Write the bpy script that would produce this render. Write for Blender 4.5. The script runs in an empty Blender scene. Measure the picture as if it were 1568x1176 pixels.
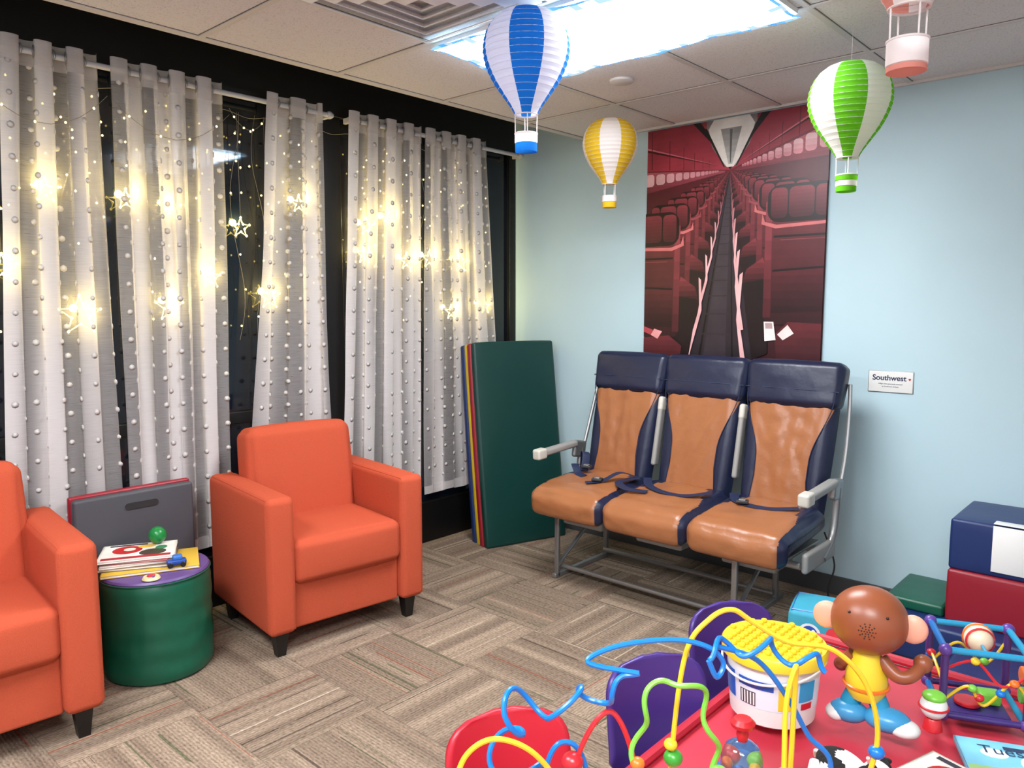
import bpy, bmesh, math, random
from math import pi, sin, cos, radians
from mathutils import Vector, Matrix, noise
random.seed(7)
SC = bpy.context.scene
try:
    SC.view_settings.view_transform = 'Standard'
except Exception:
    pass

# ------------------------------------------------------------ colour / material helpers
def lin(c):
    o = []
    for v in c:
        v = v / 255.0
        o.append(v / 12.92 if v <= .04045 else ((v + .055) / 1.055) ** 2.4)
    return (o[0], o[1], o[2], 1.0)

def mat(name, col, rough=.5, metal=0, bump=0, bscale=60, var=0, vscale=6, spec=.5, trans=0, emit=None, es=0, alpha=1, stretch=None, translucent=0):
    m = bpy.data.materials.new(name); m.use_nodes = True
    nt = m.node_tree; b = nt.nodes['Principled BSDF']
    c = lin(col)
    b.inputs['Base Color'].default_value = c
    b.inputs['Roughness'].default_value = rough
    b.inputs['Metallic'].default_value = metal
    b.inputs['Specular IOR Level'].default_value = spec
    b.inputs['Transmission Weight'].default_value = trans
    tc = nt.nodes.new('ShaderNodeTexCoord'); mp = nt.nodes.new('ShaderNodeMapping')
    nt.links.new(tc.outputs['Object'], mp.inputs['Vector'])
    if stretch: mp.inputs['Scale'].default_value = stretch
    n = nt.nodes.new('ShaderNodeTexNoise'); n.inputs['Scale'].default_value = vscale; n.inputs['Detail'].default_value = 3
    nt.links.new(mp.outputs[0], n.inputs['Vector'])
    mx = nt.nodes.new('ShaderNodeMix'); mx.data_type = 'RGBA'
    mx.inputs[6].default_value = tuple(min(1, v * (1 - var)) for v in c[:3]) + (1,)
    mx.inputs[7].default_value = tuple(min(1, v * (1 + var)) for v in c[:3]) + (1,)
    nt.links.new(n.outputs['Fac'], mx.inputs[0]); nt.links.new(mx.outputs[2], b.inputs['Base Color'])
    if bump:
        n2 = nt.nodes.new('ShaderNodeTexNoise'); n2.inputs['Scale'].default_value = bscale; n2.inputs['Detail'].default_value = 4
        nt.links.new(mp.outputs[0], n2.inputs['Vector'])
        bp = nt.nodes.new('ShaderNodeBump'); bp.inputs['Strength'].default_value = bump; bp.inputs['Distance'].default_value = .01
        nt.links.new(n2.outputs['Fac'], bp.inputs['Height']); nt.links.new(bp.outputs[0], b.inputs['Normal'])
    if emit:
        b.inputs['Emission Color'].default_value = lin(emit); b.inputs['Emission Strength'].default_value = es
        try: m.cycles.emission_sampling = 'NONE'
        except Exception: pass
    if translucent:
        tr = nt.nodes.new('ShaderNodeBsdfTranslucent'); nt.links.new(mx.outputs[2], tr.inputs['Color'])
        ms = nt.nodes.new('ShaderNodeMixShader'); ms.inputs[0].default_value = translucent
        out = nt.nodes['Material Output']
        nt.links.new(b.outputs[0], ms.inputs[1]); nt.links.new(tr.outputs[0], ms.inputs[2]); nt.links.new(ms.outputs[0], out.inputs['Surface'])
    return m

def print_mat(name, rough=.45):
    m = bpy.data.materials.new(name); m.use_nodes = True
    nt = m.node_tree; b = nt.nodes['Principled BSDF']
    a = nt.nodes.new('ShaderNodeAttribute'); a.attribute_name = 'ink'
    n = nt.nodes.new('ShaderNodeTexNoise'); n.inputs['Scale'].default_value = 9; n.inputs['Detail'].default_value = 5
    tc = nt.nodes.new('ShaderNodeTexCoord'); nt.links.new(tc.outputs['Object'], n.inputs['Vector'])
    mr = nt.nodes.new('ShaderNodeMapRange'); mr.inputs[3].default_value = .6; mr.inputs[4].default_value = 1.4
    nt.links.new(n.outputs['Fac'], mr.inputs[0])
    vm = nt.nodes.new('ShaderNodeVectorMath'); vm.operation = 'SCALE'
    nt.links.new(a.outputs['Color'], vm.inputs[0]); nt.links.new(mr.outputs[0], vm.inputs['Scale'])
    nt.links.new(vm.outputs[0], b.inputs['Base Color']); b.inputs['Roughness'].default_value = rough
    return m

# ------------------------------------------------------------ mesh primitives (verts, faces)
def rb(sx, sy, sz, r=.01, k=3, m=1, bulge=0):
    h = (sx / 2, sy / 2, sz / 2); r = min(r, min(h) * .98)
    def ax(hh):
        c = hh - r; a = [-c - r * math.tan(pi / 4 * i / k) for i in range(k, 0, -1)]
        a += [-c + 2 * c * i / m for i in range(m + 1)]
        a += [c + r * math.tan(pi / 4 * i / k) for i in range(1, k + 1)]
        return a
    A = [ax(x) for x in h]
    vs = []; fs = []; d = {}
    def vid(p):
        key = tuple(round(x, 6) for x in p)
        if key in d: return d[key]
        q = [max(-(h[i] - r), min(h[i] - r, p[i])) for i in range(3)]
        D = Vector([p[i] - q[i] for i in range(3)])
        P = Vector(q) + (D.normalized() * r if D.length > 1e-9 else D)
        if bulge:
            f = [max(0, 1 - (p[i] / h[i]) ** 2) for i in range(3)]
            for i in range(3):
                o = [j for j in range(3) if j != i]
                P[i] += math.copysign(1, p[i]) * (abs(p[i]) / h[i]) ** 4 * bulge * f[o[0]] ** .6 * f[o[1]] ** .6
        d[key] = len(vs); vs.append(P); return d[key]
    for i in range(3):
        j, l = (i + 1) % 3, (i + 2) % 3
        for sg in (-1, 1):
            for a in range(len(A[j]) - 1):
                for b in range(len(A[l]) - 1):
                    q = []
                    for (aa, bb) in ((a, b), (a + 1, b), (a + 1, b + 1), (a, b + 1)):
                        p = [0, 0, 0]; p[i] = sg * h[i]; p[j] = A[j][aa]; p[l] = A[l][bb]; q.append(vid(p))
                    if sg < 0: q.reverse()
                    fs.append(q)
    return vs, fs

def lathe(prof, n=32):
    vs = []; fs = []; rows = []
    for (r, z) in prof:
        if r < 1e-6:
            rows.append([len(vs)]); vs.append(Vector((0, 0, z)))
        else:
            rows.append(list(range(len(vs), len(vs) + n)))
            for i in range(n): vs.append(Vector((r * cos(2 * pi * i / n), r * sin(2 * pi * i / n), z)))
    for a, b in zip(rows[:-1], rows[1:]):
        for i in range(n):
            j = (i + 1) % n
            if len(a) == 1 and len(b) == 1: continue
            if len(a) == 1: fs.append([a[0], b[j], b[i]])
            elif len(b) == 1: fs.append([a[i], a[j], b[0]])
            else: fs.append([a[i], a[j], b[j], b[i]])
    return vs, fs

def cyl(r, h, n=24, r2=None, bv=.002):
    r2 = r if r2 is None else r2
    bv = min(bv, h / 3, r / 3, r2 / 3)
    return lathe([(0, 0), (r - bv, 0), (r, bv), (r2, h - bv), (r2 - bv, h), (0, h)], n)

def ell(rx, ry, rz, n=24, m=14):
    v, f = lathe([(sin(pi * i / m), -cos(pi * i / m)) for i in range(m + 1)], n)
    return [Vector((p.x * rx, p.y * ry, p.z * rz)) for p in v], f

def catmull(P, sub=8, closed=False):
    P = [Vector(p) for p in P]; n = len(P); out = []
    rng = range(n if closed else n - 1)
    for i in rng:
        if closed: a, b, c, d = P[(i - 1) % n], P[i], P[(i + 1) % n], P[(i + 2) % n]
        else: a, b, c, d = P[max(i - 1, 0)], P[i], P[i + 1], P[min(i + 2, n - 1)]
        for s in range(sub):
            t = s / sub
            out.append(.5 * ((2 * b) + (c - a) * t + (2 * a - 5 * b + 4 * c - d) * t * t + (3 * b - a - 3 * c + d) * t ** 3))
    if not closed: out.append(P[-1])
    return out

def tube(P, r, n=8, closed=False, rw=None, nrm=None):
    """round tube, or (rw given) flat ribbon of half width rw and half thickness r"""
    P = [Vector(p) for p in P]; N = len(P); vs = []; fs = []
    up = None
    for i in range(N):
        a = P[(i - 1) % N] if (closed or i > 0) else P[i]
        b = P[(i + 1) % N] if (closed or i < N - 1) else P[i]
        t = (b - a)
        if t.length < 1e-9: t = Vector((0, 0, 1))
        t.normalize()
        if nrm is not None: u = Vector(nrm); u = (u - t * u.dot(t)).normalized()
        elif up is None:
            u = Vector((0, 0, 1)) if abs(t.z) < .9 else Vector((1, 0, 0)); u = (u - t * u.dot(t)).normalized()
        else: u = (up - t * up.dot(t)).normalized()
        up = u; w = t.cross(u)
        rr = r(i / (N - 1)) if callable(r) else r
        for j in range(n):
            an = 2 * pi * j / n
            vs.append(P[i] + u * cos(an) * rr + w * sin(an) * (rw if rw else rr))
    for i in range(N if closed else N - 1):
        for j in range(n):
            k = (j + 1) % n; i2 = (i + 1) % N
            fs.append([i * n + j, i * n + k, i2 * n + k, i2 * n + j])
    if not closed:
        fs.append(list(range(n))[::-1]); fs.append([(N - 1) * n + j for j in range(n)])
    return vs, fs

def extr(poly, y0, y1):
    """extrude a 2D polygon (x,z) between y0 and y1"""
    n = len(poly)
    vs = [Vector((p[0], y0, p[1])) for p in poly] + [Vector((p[0], y1, p[1])) for p in poly]
    fs = [list(range(n)), list(range(n, 2 * n))[::-1]]
    for i in range(n):
        j = (i + 1) % n; fs.append([i, i + n, j + n, j])
    return vs, fs

def T(x=0, y=0, z=0, rx=0, ry=0, rz=0, s=1):
    return Matrix.Translation((x, y, z)) @ Matrix.Rotation(radians(rz), 4, 'Z') @ Matrix.Rotation(radians(ry), 4, 'Y') @ Matrix.Rotation(radians(rx), 4, 'X') @ Matrix.Scale(s, 4)

class MB:
    def __init__(s): s.v = []; s.f = []; s.mi = []; s.mats = []
    def idx(s, m):
        if m not in s.mats: s.mats.append(m)
        return s.mats.index(m)
    def add(s, vf, m, M=None, mfun=None):
        vs, fs = vf; o = len(s.v)
        s.v += [(M @ Vector(p)) if M is not None else Vector(p) for p in vs]
        for k, f in enumerate(fs):
            s.f.append([i + o for i in f]); s.mi.append(s.idx(mfun(k) if mfun else m))
        return s
    def build(s, name, parent=None, loc=(0, 0, 0), rz=0, ang=38, flipfix=True):
        me = bpy.data.meshes.new(name); me.from_pydata([tuple(p) for p in s.v], [], s.f)
        for m in s.mats: me.materials.append(m)
        me.polygons.foreach_set('material_index', s.mi)
        me.polygons.foreach_set('use_smooth', [True] * len(s.f))
        me.update()
        if flipfix:
            bm = bmesh.new(); bm.from_mesh(me); bmesh.ops.recalc_face_normals(bm, faces=bm.faces); bm.to_mesh(me); bm.free()
        me.set_sharp_from_angle(angle=radians(ang))
        o = bpy.data.objects.new(name, me); SC.collection.objects.link(o)
        o.location = loc; o.rotation_euler = (0, 0, radians(rz))
        if parent: o.parent = parent
        return o

def root(name, loc=(0, 0, 0), rz=0):
    e = bpy.data.objects.new(name, None); SC.collection.objects.link(e)
    e.empty_display_size = .1; e.location = loc; e.rotation_euler = (0, 0, radians(rz)); return e

def part(name, parent, vf, m, M=None, ang=38):
    return MB().add(vf, m, M).build(name, parent, ang=ang)

def box(x0, x1, y0, y1, z0, z1):
    vs = [Vector((x, y, z)) for x in (x0, x1) for y in (y0, y1) for z in (z0, z1)]
    return vs, [[0, 1, 3, 2], [4, 6, 7, 5], [0, 4, 5, 1], [2, 3, 7, 6], [0, 2, 6, 4], [1, 5, 7, 3]]

def clip(poly, x0, x1, y0, y1):
    def cl(P, inside, inter):
        out = []
        for i in range(len(P)):
            a, b = P[i - 1], P[i]
            if inside(b):
                if not inside(a): out.append(inter(a, b))
                out.append(b)
            elif inside(a): out.append(inter(a, b))
        return out
    for axis, lim, sg in ((0, x0, 1), (0, x1, -1), (1, y0, 1), (1, y1, -1)):
        if not poly: return []
        ins = lambda p: (p[axis] - lim) * sg >= 0
        def it(a, b):
            t = (lim - a[axis]) / (b[axis] - a[axis]); return (a[0] + (b[0] - a[0]) * t, a[1] + (b[1] - a[1]) * t)
        poly = cl(poly, ins, it)
    return poly

def flat_print(name, polys, material, parent=None, loc=(0, 0, 0), rz=0, step=.00012, M=None):
    """polys: list of (points (x,z), rgb[, layer]); printed layers facing -Y"""
    vs = []; fs = []; cols = []
    for k, e in enumerate(polys):
        P, c = e[0], e[1]
        if len(P) < 3: continue
        kk = e[2] if len(e) > 2 else k
        o = len(vs)
        for p in P:
            q = Vector((p[0], -kk * step, p[1])); vs.append(M @ q if M is not None else q)
        fs.append(list(range(o, len(vs)))); cols.append(lin(c))
    me = bpy.data.meshes.new(name); me.from_pydata([tuple(p) for p in vs], [], fs); me.materials.append(material)
    at = me.color_attributes.new('ink', 'FLOAT_COLOR', 'CORNER')
    i = 0
    for p, c in zip(me.polygons, cols):
        for _ in p.loop_indices: at.data[i].color = c; i += 1
    o = bpy.data.objects.new(name, me); SC.collection.objects.link(o)
    o.location = loc; o.rotation_euler = (0, 0, radians(rz))
    if parent: o.parent = parent
    return o

def oval(cx, cy, rx, ry, n=20): return [(cx + rx * cos(2 * pi * i / n), cy + ry * sin(2 * pi * i / n)) for i in range(n)]
def rrect(x0, x1, y0, y1, r, n=4):
    out = []
    for cx, cy, a in ((x1 - r, y1 - r, 0), (x0 + r, y1 - r, 90), (x0 + r, y0 + r, 180), (x1 - r, y0 + r, 270)):
        for i in range(n + 1):
            t = radians(a + 90 * i / n); out.append((cx + r * cos(t), cy + r * sin(t)))
    return out

# ------------------------------------------------------------ materials
m_wall = mat('wall_paint', (182, 208, 216), .7, bump=.05, bscale=300, var=.015)
m_wall2 = mat('wall_paint_far', (210, 215, 218), .75, var=.02)
m_black = mat('black_frame', (10, 10, 12), .45, spec=.35)
m_glass = mat('night_glass', (13, 19, 28), .04, spec=.6)
m_white = mat('white_plastic', (235, 235, 232), .4)
m_tbar = mat('ceiling_bar', (200, 196, 192), .5)
m_orange = mat('orange_fabric', (186, 82, 56), .9, bump=.35, bscale=420, var=.14, vscale=260, spec=.15)
m_leg = mat('dark_wood', (18, 15, 15), .4)
m_green = mat('green_vinyl', (8, 82, 60), .38, bump=.12, bscale=14, var=.05)
m_green2 = mat('dark_green_vinyl', (5, 54, 49), .42, bump=.1, bscale=9, var=.04)
m_purple = mat('purple_vinyl', (96, 70, 128), .4, bump=.08, bscale=14)
m_redv = mat('red_vinyl', (142, 23, 40), .4, bump=.15, bscale=12)
m_bluev = mat('blue_vinyl', (24, 45, 96), .42, bump=.15, bscale=12)
m_yellv = mat('yellow_vinyl', (228, 196, 34), .4, bump=.08, bscale=12)
m_grayv = mat('gray_vinyl', (70, 70, 76), .55, bump=.1, bscale=20)
m_tan = mat('tan_leather', (152, 96, 60), .32, bump=.25, bscale=22, var=.08, spec=.5)
m_navy = mat('navy_leather', (25, 31, 56), .36, bump=.2, bscale=20, var=.06, spec=.5)
m_belt = mat('navy_webbing', (20, 33, 66), .6, bump=.2, bscale=200)
m_metal = mat('gray_metal', (150, 150, 150), .35, metal=.7)
m_arm = mat('gray_armrest', (146, 144, 140), .5)
m_cap = mat('ivory_plastic', (195, 191, 180), .45)
m_dark = mat('dark_plastic', (40, 40, 42), .5)
m_tabletop = mat('coral_laminate', (196, 54, 70), .3, var=.03)
m_chairpurple = mat('purple_plastic', (68, 45, 122), .35)
m_chairred = mat('red_plastic', (192, 32, 50), .35)
m_chrome = mat('chrome', (200, 200, 205), .2, metal=1)
P_ = {}
def pl(c, rough=.3):
    if c not in P_: P_[c] = mat('gloss_%d_%d_%d' % c, c, rough)
    return P_[c]
BLUE = (16, 116, 200); YEL = (226, 196, 46); GRN = (118, 192, 66); RED = (196, 36, 44); WHT = (224, 224, 220); PUR = (84, 52, 130); ORG = (230, 112, 36); TEAL = (30, 140, 180)
m_print = print_mat('printed_paper'); m_poster = print_mat('poster_print', .35)

# carpet
def carpet():
    m = bpy.data.materials.new('carpet_tiles'); m.use_nodes = True; nt = m.node_tree; L = nt.links; b = nt.nodes['Principled BSDF']
    def val(x, sock):
        if isinstance(x, (int, float)): sock.default_value = x
        else: L.new(x, sock)
    def Mt(op, a, c=0.0, e=None):
        n = nt.nodes.new('ShaderNodeMath'); n.operation = op; val(a, n.inputs[0]); val(c, n.inputs[1])
        if e is not None: val(e, n.inputs[2])
        return n.outputs[0]
    tc = nt.nodes.new('ShaderNodeTexCoord'); sp = nt.nodes.new('ShaderNodeSeparateXYZ'); L.new(tc.outputs['Object'], sp.inputs[0])
    x, y = sp.outputs[0], sp.outputs[1]; S = .46
    cx = Mt('FLOOR', Mt('DIVIDE', x, S)); cy = Mt('FLOOR', Mt('DIVIDE', y, S))
    par = Mt('FLOORED_MODULO', Mt('ADD', cx, cy), 2)
    ac = Mt('ADD', Mt('MULTIPLY', x, Mt('SUBTRACT', 1, par)), Mt('MULTIPLY', y, par))
    al = Mt('ADD', Mt('MULTIPLY', y, Mt('SUBTRACT', 1, par)), Mt('MULTIPLY', x, par))
    cv = nt.nodes.new('ShaderNodeCombineXYZ'); L.new(cx, cv.inputs[0]); L.new(cy, cv.inputs[1])
    wn = nt.nodes.new('ShaderNodeTexWhiteNoise'); wn.noise_dimensions = '2D'; L.new(cv.outputs[0], wn.inputs['Vector'])
    rnd = wn.outputs['Value']
    def noise1(sc, off, detail=0):
        n = nt.nodes.new('ShaderNodeTexNoise'); n.noise_dimensions = '1D'; n.inputs['Detail'].default_value = detail; n.inputs['Scale'].default_value = 1
        L.new(Mt('ADD', Mt('MULTIPLY', ac, sc), Mt('MULTIPLY', rnd, off)), n.inputs['W']); return n.outputs['Fac']
    n1 = noise1(13, 91, 2); n2 = noise1(60, 37)
    ramp = nt.nodes.new('ShaderNodeValToRGB'); ramp.color_ramp.interpolation = 'LINEAR'
    e = ramp.color_ramp.elements; e[0].position = .30; e[0].color = lin((118, 101, 87)); e[1].position = .70; e[1].color = lin((156, 137, 118))
    x1 = ramp.color_ramp.elements.new(.47); x1.color = lin((132, 115, 99)); x2 = ramp.color_ramp.elements.new(.53); x2.color = lin((142, 124, 107))
    L.new(Mt('ADD', Mt('MULTIPLY', n1, .8), Mt('MULTIPLY', rnd, .2)), ramp.inputs[0])
    # accent threads
    r3 = nt.nodes.new('ShaderNodeValToRGB'); r3.color_ramp.interpolation = 'CONSTANT'
    ee = r3.color_ramp.elements; ee[0].color = lin((62, 78, 50)); ee[1].position = .3; ee[1].color = lin((62, 50, 44)); k = r3.color_ramp.elements.new(.62); k.color = lin((140, 76, 56))
    k = r3.color_ramp.elements.new(.8); k.color = lin((186, 170, 150))
    wn2 = nt.nodes.new('ShaderNodeTexWhiteNoise'); wn2.noise_dimensions = '1D'; L.new(Mt('FLOOR', Mt('MULTIPLY', Mt('ADD', ac, rnd), 9)), wn2.inputs['W']); L.new(wn2.outputs['Value'], r3.inputs[0])
    cseg = nt.nodes.new('ShaderNodeTexNoise'); cseg.inputs['Scale'].default_value = 1; cseg.inputs['Detail'].default_value = 0
    cc0 = nt.nodes.new('ShaderNodeCombineXYZ'); L.new(Mt('MULTIPLY', ac, 12), cc0.inputs[0]); L.new(Mt('MULTIPLY', al, 3), cc0.inputs[1]); L.new(cc0.outputs[0], cseg.inputs['Vector'])
    acc = Mt('MULTIPLY', Mt('MULTIPLY', Mt('GREATER_THAN', n2, .72), Mt('GREATER_THAN', cseg.outputs['Fac'], .44)), .7)
    mx = nt.nodes.new('ShaderNodeMix'); mx.data_type = 'RGBA'; L.new(acc, mx.inputs[0]); L.new(ramp.outputs[0], mx.inputs[6]); L.new(r3.outputs[0], mx.inputs[7])
    # ribs + dashes
    rib = Mt('MULTIPLY_ADD', Mt('SINE', Mt('MULTIPLY', ac, 2 * pi / .0125)), .5, .5)
    cc = nt.nodes.new('ShaderNodeCombineXYZ'); L.new(Mt('MULTIPLY', ac, 150), cc.inputs[0]); L.new(Mt('MULTIPLY', al, 60), cc.inputs[1])
    nz = nt.nodes.new('ShaderNodeTexNoise'); nz.inputs['Scale'].default_value = 1; nz.inputs['Detail'].default_value = 2; L.new(cc.outputs[0], nz.inputs['Vector'])
    sh = Mt('ADD', Mt('MULTIPLY', rib, .30), Mt('MULTIPLY_ADD', nz.outputs['Fac'], 1.5, .10))
    vm = nt.nodes.new('ShaderNodeVectorMath'); vm.operation = 'SCALE'; L.new(mx.outputs[2], vm.inputs[0]); L.new(sh, vm.inputs['Scale'])
    # tile seams
    fx = Mt('ABSOLUTE', Mt('SUBTRACT', Mt('FRACT', Mt('DIVIDE', x, S)), .5)); fy = Mt('ABSOLUTE', Mt('SUBTRACT', Mt('FRACT', Mt('DIVIDE', y, S)), .5))
    seam = Mt('SUBTRACT', 1, Mt('MULTIPLY', Mt('GREATER_THAN', Mt('MAXIMUM', fx, fy), .494), .28))
    vm2 = nt.nodes.new('ShaderNodeVectorMath'); vm2.operation = 'SCALE'; L.new(vm.outputs[0], vm2.inputs[0]); L.new(seam, vm2.inputs['Scale'])
    L.new(vm2.outputs[0], b.inputs['Base Color']); b.inputs['Roughness'].default_value = .95; b.inputs['Specular IOR Level'].default_value = .1
    bp = nt.nodes.new('ShaderNodeBump'); bp.inputs['Strength'].default_value = .4; bp.inputs['Distance'].default_value = .004
    L.new(sh, bp.inputs['Height']); L.new(bp.outputs[0], b.inputs['Normal'])
    return m
m_carpet = carpet()

def ceil_mat():
    m = bpy.data.materials.new('ceiling_tile'); m.use_nodes = True; nt = m.node_tree; b = nt.nodes['Principled BSDF']
    tc = nt.nodes.new('ShaderNodeTexCoord'); v = nt.nodes.new('ShaderNodeTexNoise'); v.inputs['Scale'].default_value = 170; v.inputs['Detail'].default_value = 2
    nt.links.new(tc.outputs['Object'], v.inputs['Vector'])
    r = nt.nodes.new('ShaderNodeValToRGB'); r.color_ramp.elements[0].position = .33; r.color_ramp.elements[0].color = lin((194, 190, 188)); r.color_ramp.elements[1].position = .45; r.color_ramp.elements[1].color = lin((216, 213, 212))
    nt.links.new(v.outputs['Fac'], r.inputs[0]); nt.links.new(r.outputs[0], b.inputs['Base Color']); b.inputs['Roughness'].default_value = .9
    return m
m_ceil = ceil_mat()

# sheer curtain
def sheer():
    m = bpy.data.materials.new('sheer_voile'); m.use_nodes = True; nt = m.node_tree; L = nt.links
    out = nt.nodes['Material Output']; nt.nodes.remove(nt.nodes['Principled BSDF'])
    tc = nt.nodes.new('ShaderNodeTexCoord'); mp = nt.nodes.new('ShaderNodeMapping'); mp.inputs['Scale'].default_value = (1, 12, 380); L.new(tc.outputs['Object'], mp.inputs[0])
    n = nt.nodes.new('ShaderNodeTexNoise'); n.inputs['Scale'].default_value = 1; n.inputs['Detail'].default_value = 2; L.new(mp.outputs[0], n.inputs[0])
    at = nt.nodes.new('ShaderNodeAttribute'); at.attribute_name = 'layers'
    mr = nt.nodes.new('ShaderNodeMapRange'); mr.inputs[1].default_value = 0; mr.inputs[2].default_value = 1; mr.inputs[3].default_value = .22; mr.inputs[4].default_value = .80; L.new(at.outputs['Fac'], mr.inputs[0])
    a = nt.nodes.new('ShaderNodeMath'); a.operation = 'MULTIPLY_ADD'; L.new(n.outputs['Fac'], a.inputs[0]); a.inputs[1].default_value = .20; L.new(mr.outputs[0], a.inputs[2]); a.use_clamp = True
    d = nt.nodes.new('ShaderNodeBsdfDiffuse'); d.inputs[0].default_value = lin((238, 232, 231))
    t = nt.nodes.new('ShaderNodeBsdfTranslucent'); t.inputs[0].default_value = lin((245, 240, 235))
    ms = nt.nodes.new('ShaderNodeMixShader'); ms.inputs[0].default_value = .34; L.new(d.outputs[0], ms.inputs[1]); L.new(t.outputs[0], ms.inputs[2])
    tr = nt.nodes.new('ShaderNodeBsdfTransparent'); m2 = nt.nodes.new('ShaderNodeMixShader')
    L.new(a.outputs[0], m2.inputs[0]); L.new(tr.outputs[0], m2.inputs[1]); L.new(ms.outputs[0], m2.inputs[2]); L.new(m2.outputs[0], out.inputs['Surface'])
    return m
m_sheer = sheer()
m_pom = mat('white_pompom', (226, 222, 220), .9, translucent=.3)
m_led = mat('warm_led', (255, 225, 140), .4, emit=(255, 225, 130), es=9)
m_starwire = mat('star_tube', (255, 235, 150), .4, emit=(255, 228, 120), es=3.6)
m_wire = mat('clear_wire', (120, 112, 92), .4)

# ------------------------------------------------------------ room shell
XR, YF, ZC, XE, ZT = 5.2, -5.6, 2.52, .62, 3.0
part('floor', None, box(-.1, XR + .1, YF - .1, .1, -.1, 0), m_carpet)
part('ceiling', None, box(XE, XR + .1, YF - .1, 0, ZC, ZC + .04), m_ceil)
part('trim_1', None, box(XE - .02, XE, YF, 0, ZC - .005, ZT), m_tbar)
part('ceiling_pocket', None, box(-.1, XE, YF - .1, 0, ZT, ZT + .05), m_black)
part('wall_back', None, box(-.1, XR + .1, 0, .1, 0, ZT), m_wall)
part('wall_right', None, box(XR, XR + .1, YF, 0, 0, ZC), m_wall2)
part('wall_front', None, box(-.1, XR + .1, YF - .1, YF, 0, ZT), m_wall2)
part('wall_left', None, box(-.1, -.03, YF, 0, 0, ZT), m_black)
part('baseboard_back', None, rb(XR - .06, .012, .1, .004), mat('base_vinyl', (70, 72, 74), .5), T((XR + .06) / 2, -.006, .05))
# window frames
fr = MB()
ys = [-.03, -1.49, -2.98, -4.4, YF + .03]
for yy, w in zip(ys, (.06, .12, .1, .1, .06)):
    fr.add(rb(.05, w, ZT - .02, .004), m_black, T(-.01, yy, ZT / 2))
fr.add(rb(.055, -YF - .02, .5, .004), m_black, T(-.01, YF / 2, 2.75))
fr.add(rb(.04, -YF - .02, .06, .004), m_black, T(-.01, YF / 2, .93))
fr.add(rb(.06, -YF - .02, .26, .006), m_black, T(-.01, YF / 2, .13))
fr.build('window_frame')
for i, (a, b_) in enumerate(zip(ys[:-1], ys[1:])):
    part('window_%d' % (i + 1), None, box(-.025, -.015, b_ + .03, a - .03, .26, 2.52), m_glass)
# ceiling grid bars
g = MB(); xs = [XE + .62 * k for k in range(8)]; yg = [-.6 - .635 * k for k in range(8)]
for x in xs: g.add(rb(.024, -YF - .01, .006, .001), m_tbar, T(x + (.012 if x == XE else 0), YF / 2, ZC - .002))
for y in yg: g.add(rb(XR - XE - .01, .024, .006, .001), m_tbar, T((XR + XE) / 2, y, ZC - .0025))
g.add(rb(XR - XE - .01, .02, .014, .001), m_tbar, T((XR + XE) / 2, -.012, ZC - .006))
g.build('trim_2')
sh_ = MB(); m_shadowgap = mat('grid_shadow_line', (96, 90, 86), .8)  # dark strips stand in for the shade line along each grid bar
for x in xs:
    for s in (-1, 1): sh_.add(rb(.003, -YF - .01, .002, .0005, 1), m_shadowgap, T(x + s * .0135 + (.012 if x == XE else 0), YF / 2, ZC - .0008))
for y in yg:
    for s in (-1, 1): sh_.add(rb(XR - XE - .01, .003, .002, .0005, 1), m_shadowgap, T((XR + XE) / 2, y + s * .0135, ZC - .0008))
sh_.build('grid_shadow_strips')

# light panels with printed cover
def panel(name, x0, x1, y0, y1, st):
    m = bpy.data.materials.new(name + '_glow'); m.use_nodes = True; nt = m.node_tree; nt.nodes.remove(nt.nodes['Principled BSDF'])
    em = nt.nodes.new('ShaderNodeEmission'); em.inputs[1].default_value = st
    a = nt.nodes.new('ShaderNodeAttribute'); a.attribute_name = 'ink'; nt.links.new(a.outputs['Color'], em.inputs[0]); nt.links.new(em.outputs[0], nt.nodes['Material Output'].inputs[0])
    w, d = x1 - x0, y1 - y0; n = 120; vs = []; fs = []; cols = []
    rr = random.Random(3)
    def per(i, ins):
        t = (i / n) * 2 * (w + d)
        wob = .014 * sin(i * 2 * pi / 15) + .006 * sin(i * 2 * pi / 6) - ins
        if t < w: return (x0 + t, y0 - wob)
        t -= w
        if t < d: return (x1 + wob, y0 + t)
        t -= d
        if t < w: return (x1 - t, y1 + wob)
        t -= w; return (x0 - wob, y1 - t)
    ins = [0, .013, .05]
    for s in ins:
        for i in range(n):
            px, py = per(i, s); px = min(max(px, x0 + s), x1 - s) if s else px; py = min(max(py, y0 + s), y1 - s) if s else py
            vs.append((px, py, ZC - .03 - s * .1))
    pal = [(.006, .018, .038, 1), (.012, .024, .030, 1), (.004, .015, .042, 1), (.018, .024, .028, 1)]
    for k in range(2):
        for i in range(n):
            j = (i + 1) % n; fs.append([k * n + i, (k + 1) * n + i, (k + 1) * n + j, k * n + j]); cols.append(pal[rr.randrange(4)] if k == 0 else ((.5, .75, 1, 1) if rr.random() < .8 else (.018, .027, .034, 1)))
    fs.append([2 * n + i for i in range(n)][::-1]); cols.append((1, .99, .99, 1))
    me = bpy.data.meshes.new(name); me.from_pydata(vs, [], fs); me.materials.append(m)
    at = me.color_attributes.new('ink', 'FLOAT_COLOR', 'CORNER'); i = 0
    for p, c in zip(me.polygons, cols):
        for _ in p.loop_indices: at.data[i].color = c; i += 1
    r_ = root(name)
    o = bpy.data.objects.new('diffuser', me); SC.collection.objects.link(o); o.parent = r_
    part('housing', r_, box(x0 + .01, x1 - .01, y0 + .01, y1 - .01, ZC - .02, ZC - .002), m_white)
panel('ceiling_light', 1.24, 2.46, -1.87, -1.235, 33)
panel('ceiling_light', 3.1, 4.32, -4.41, -3.78, 46)
panel('ceiling_light', 1.24, 2.46, -4.41, -3.78, 40)

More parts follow.
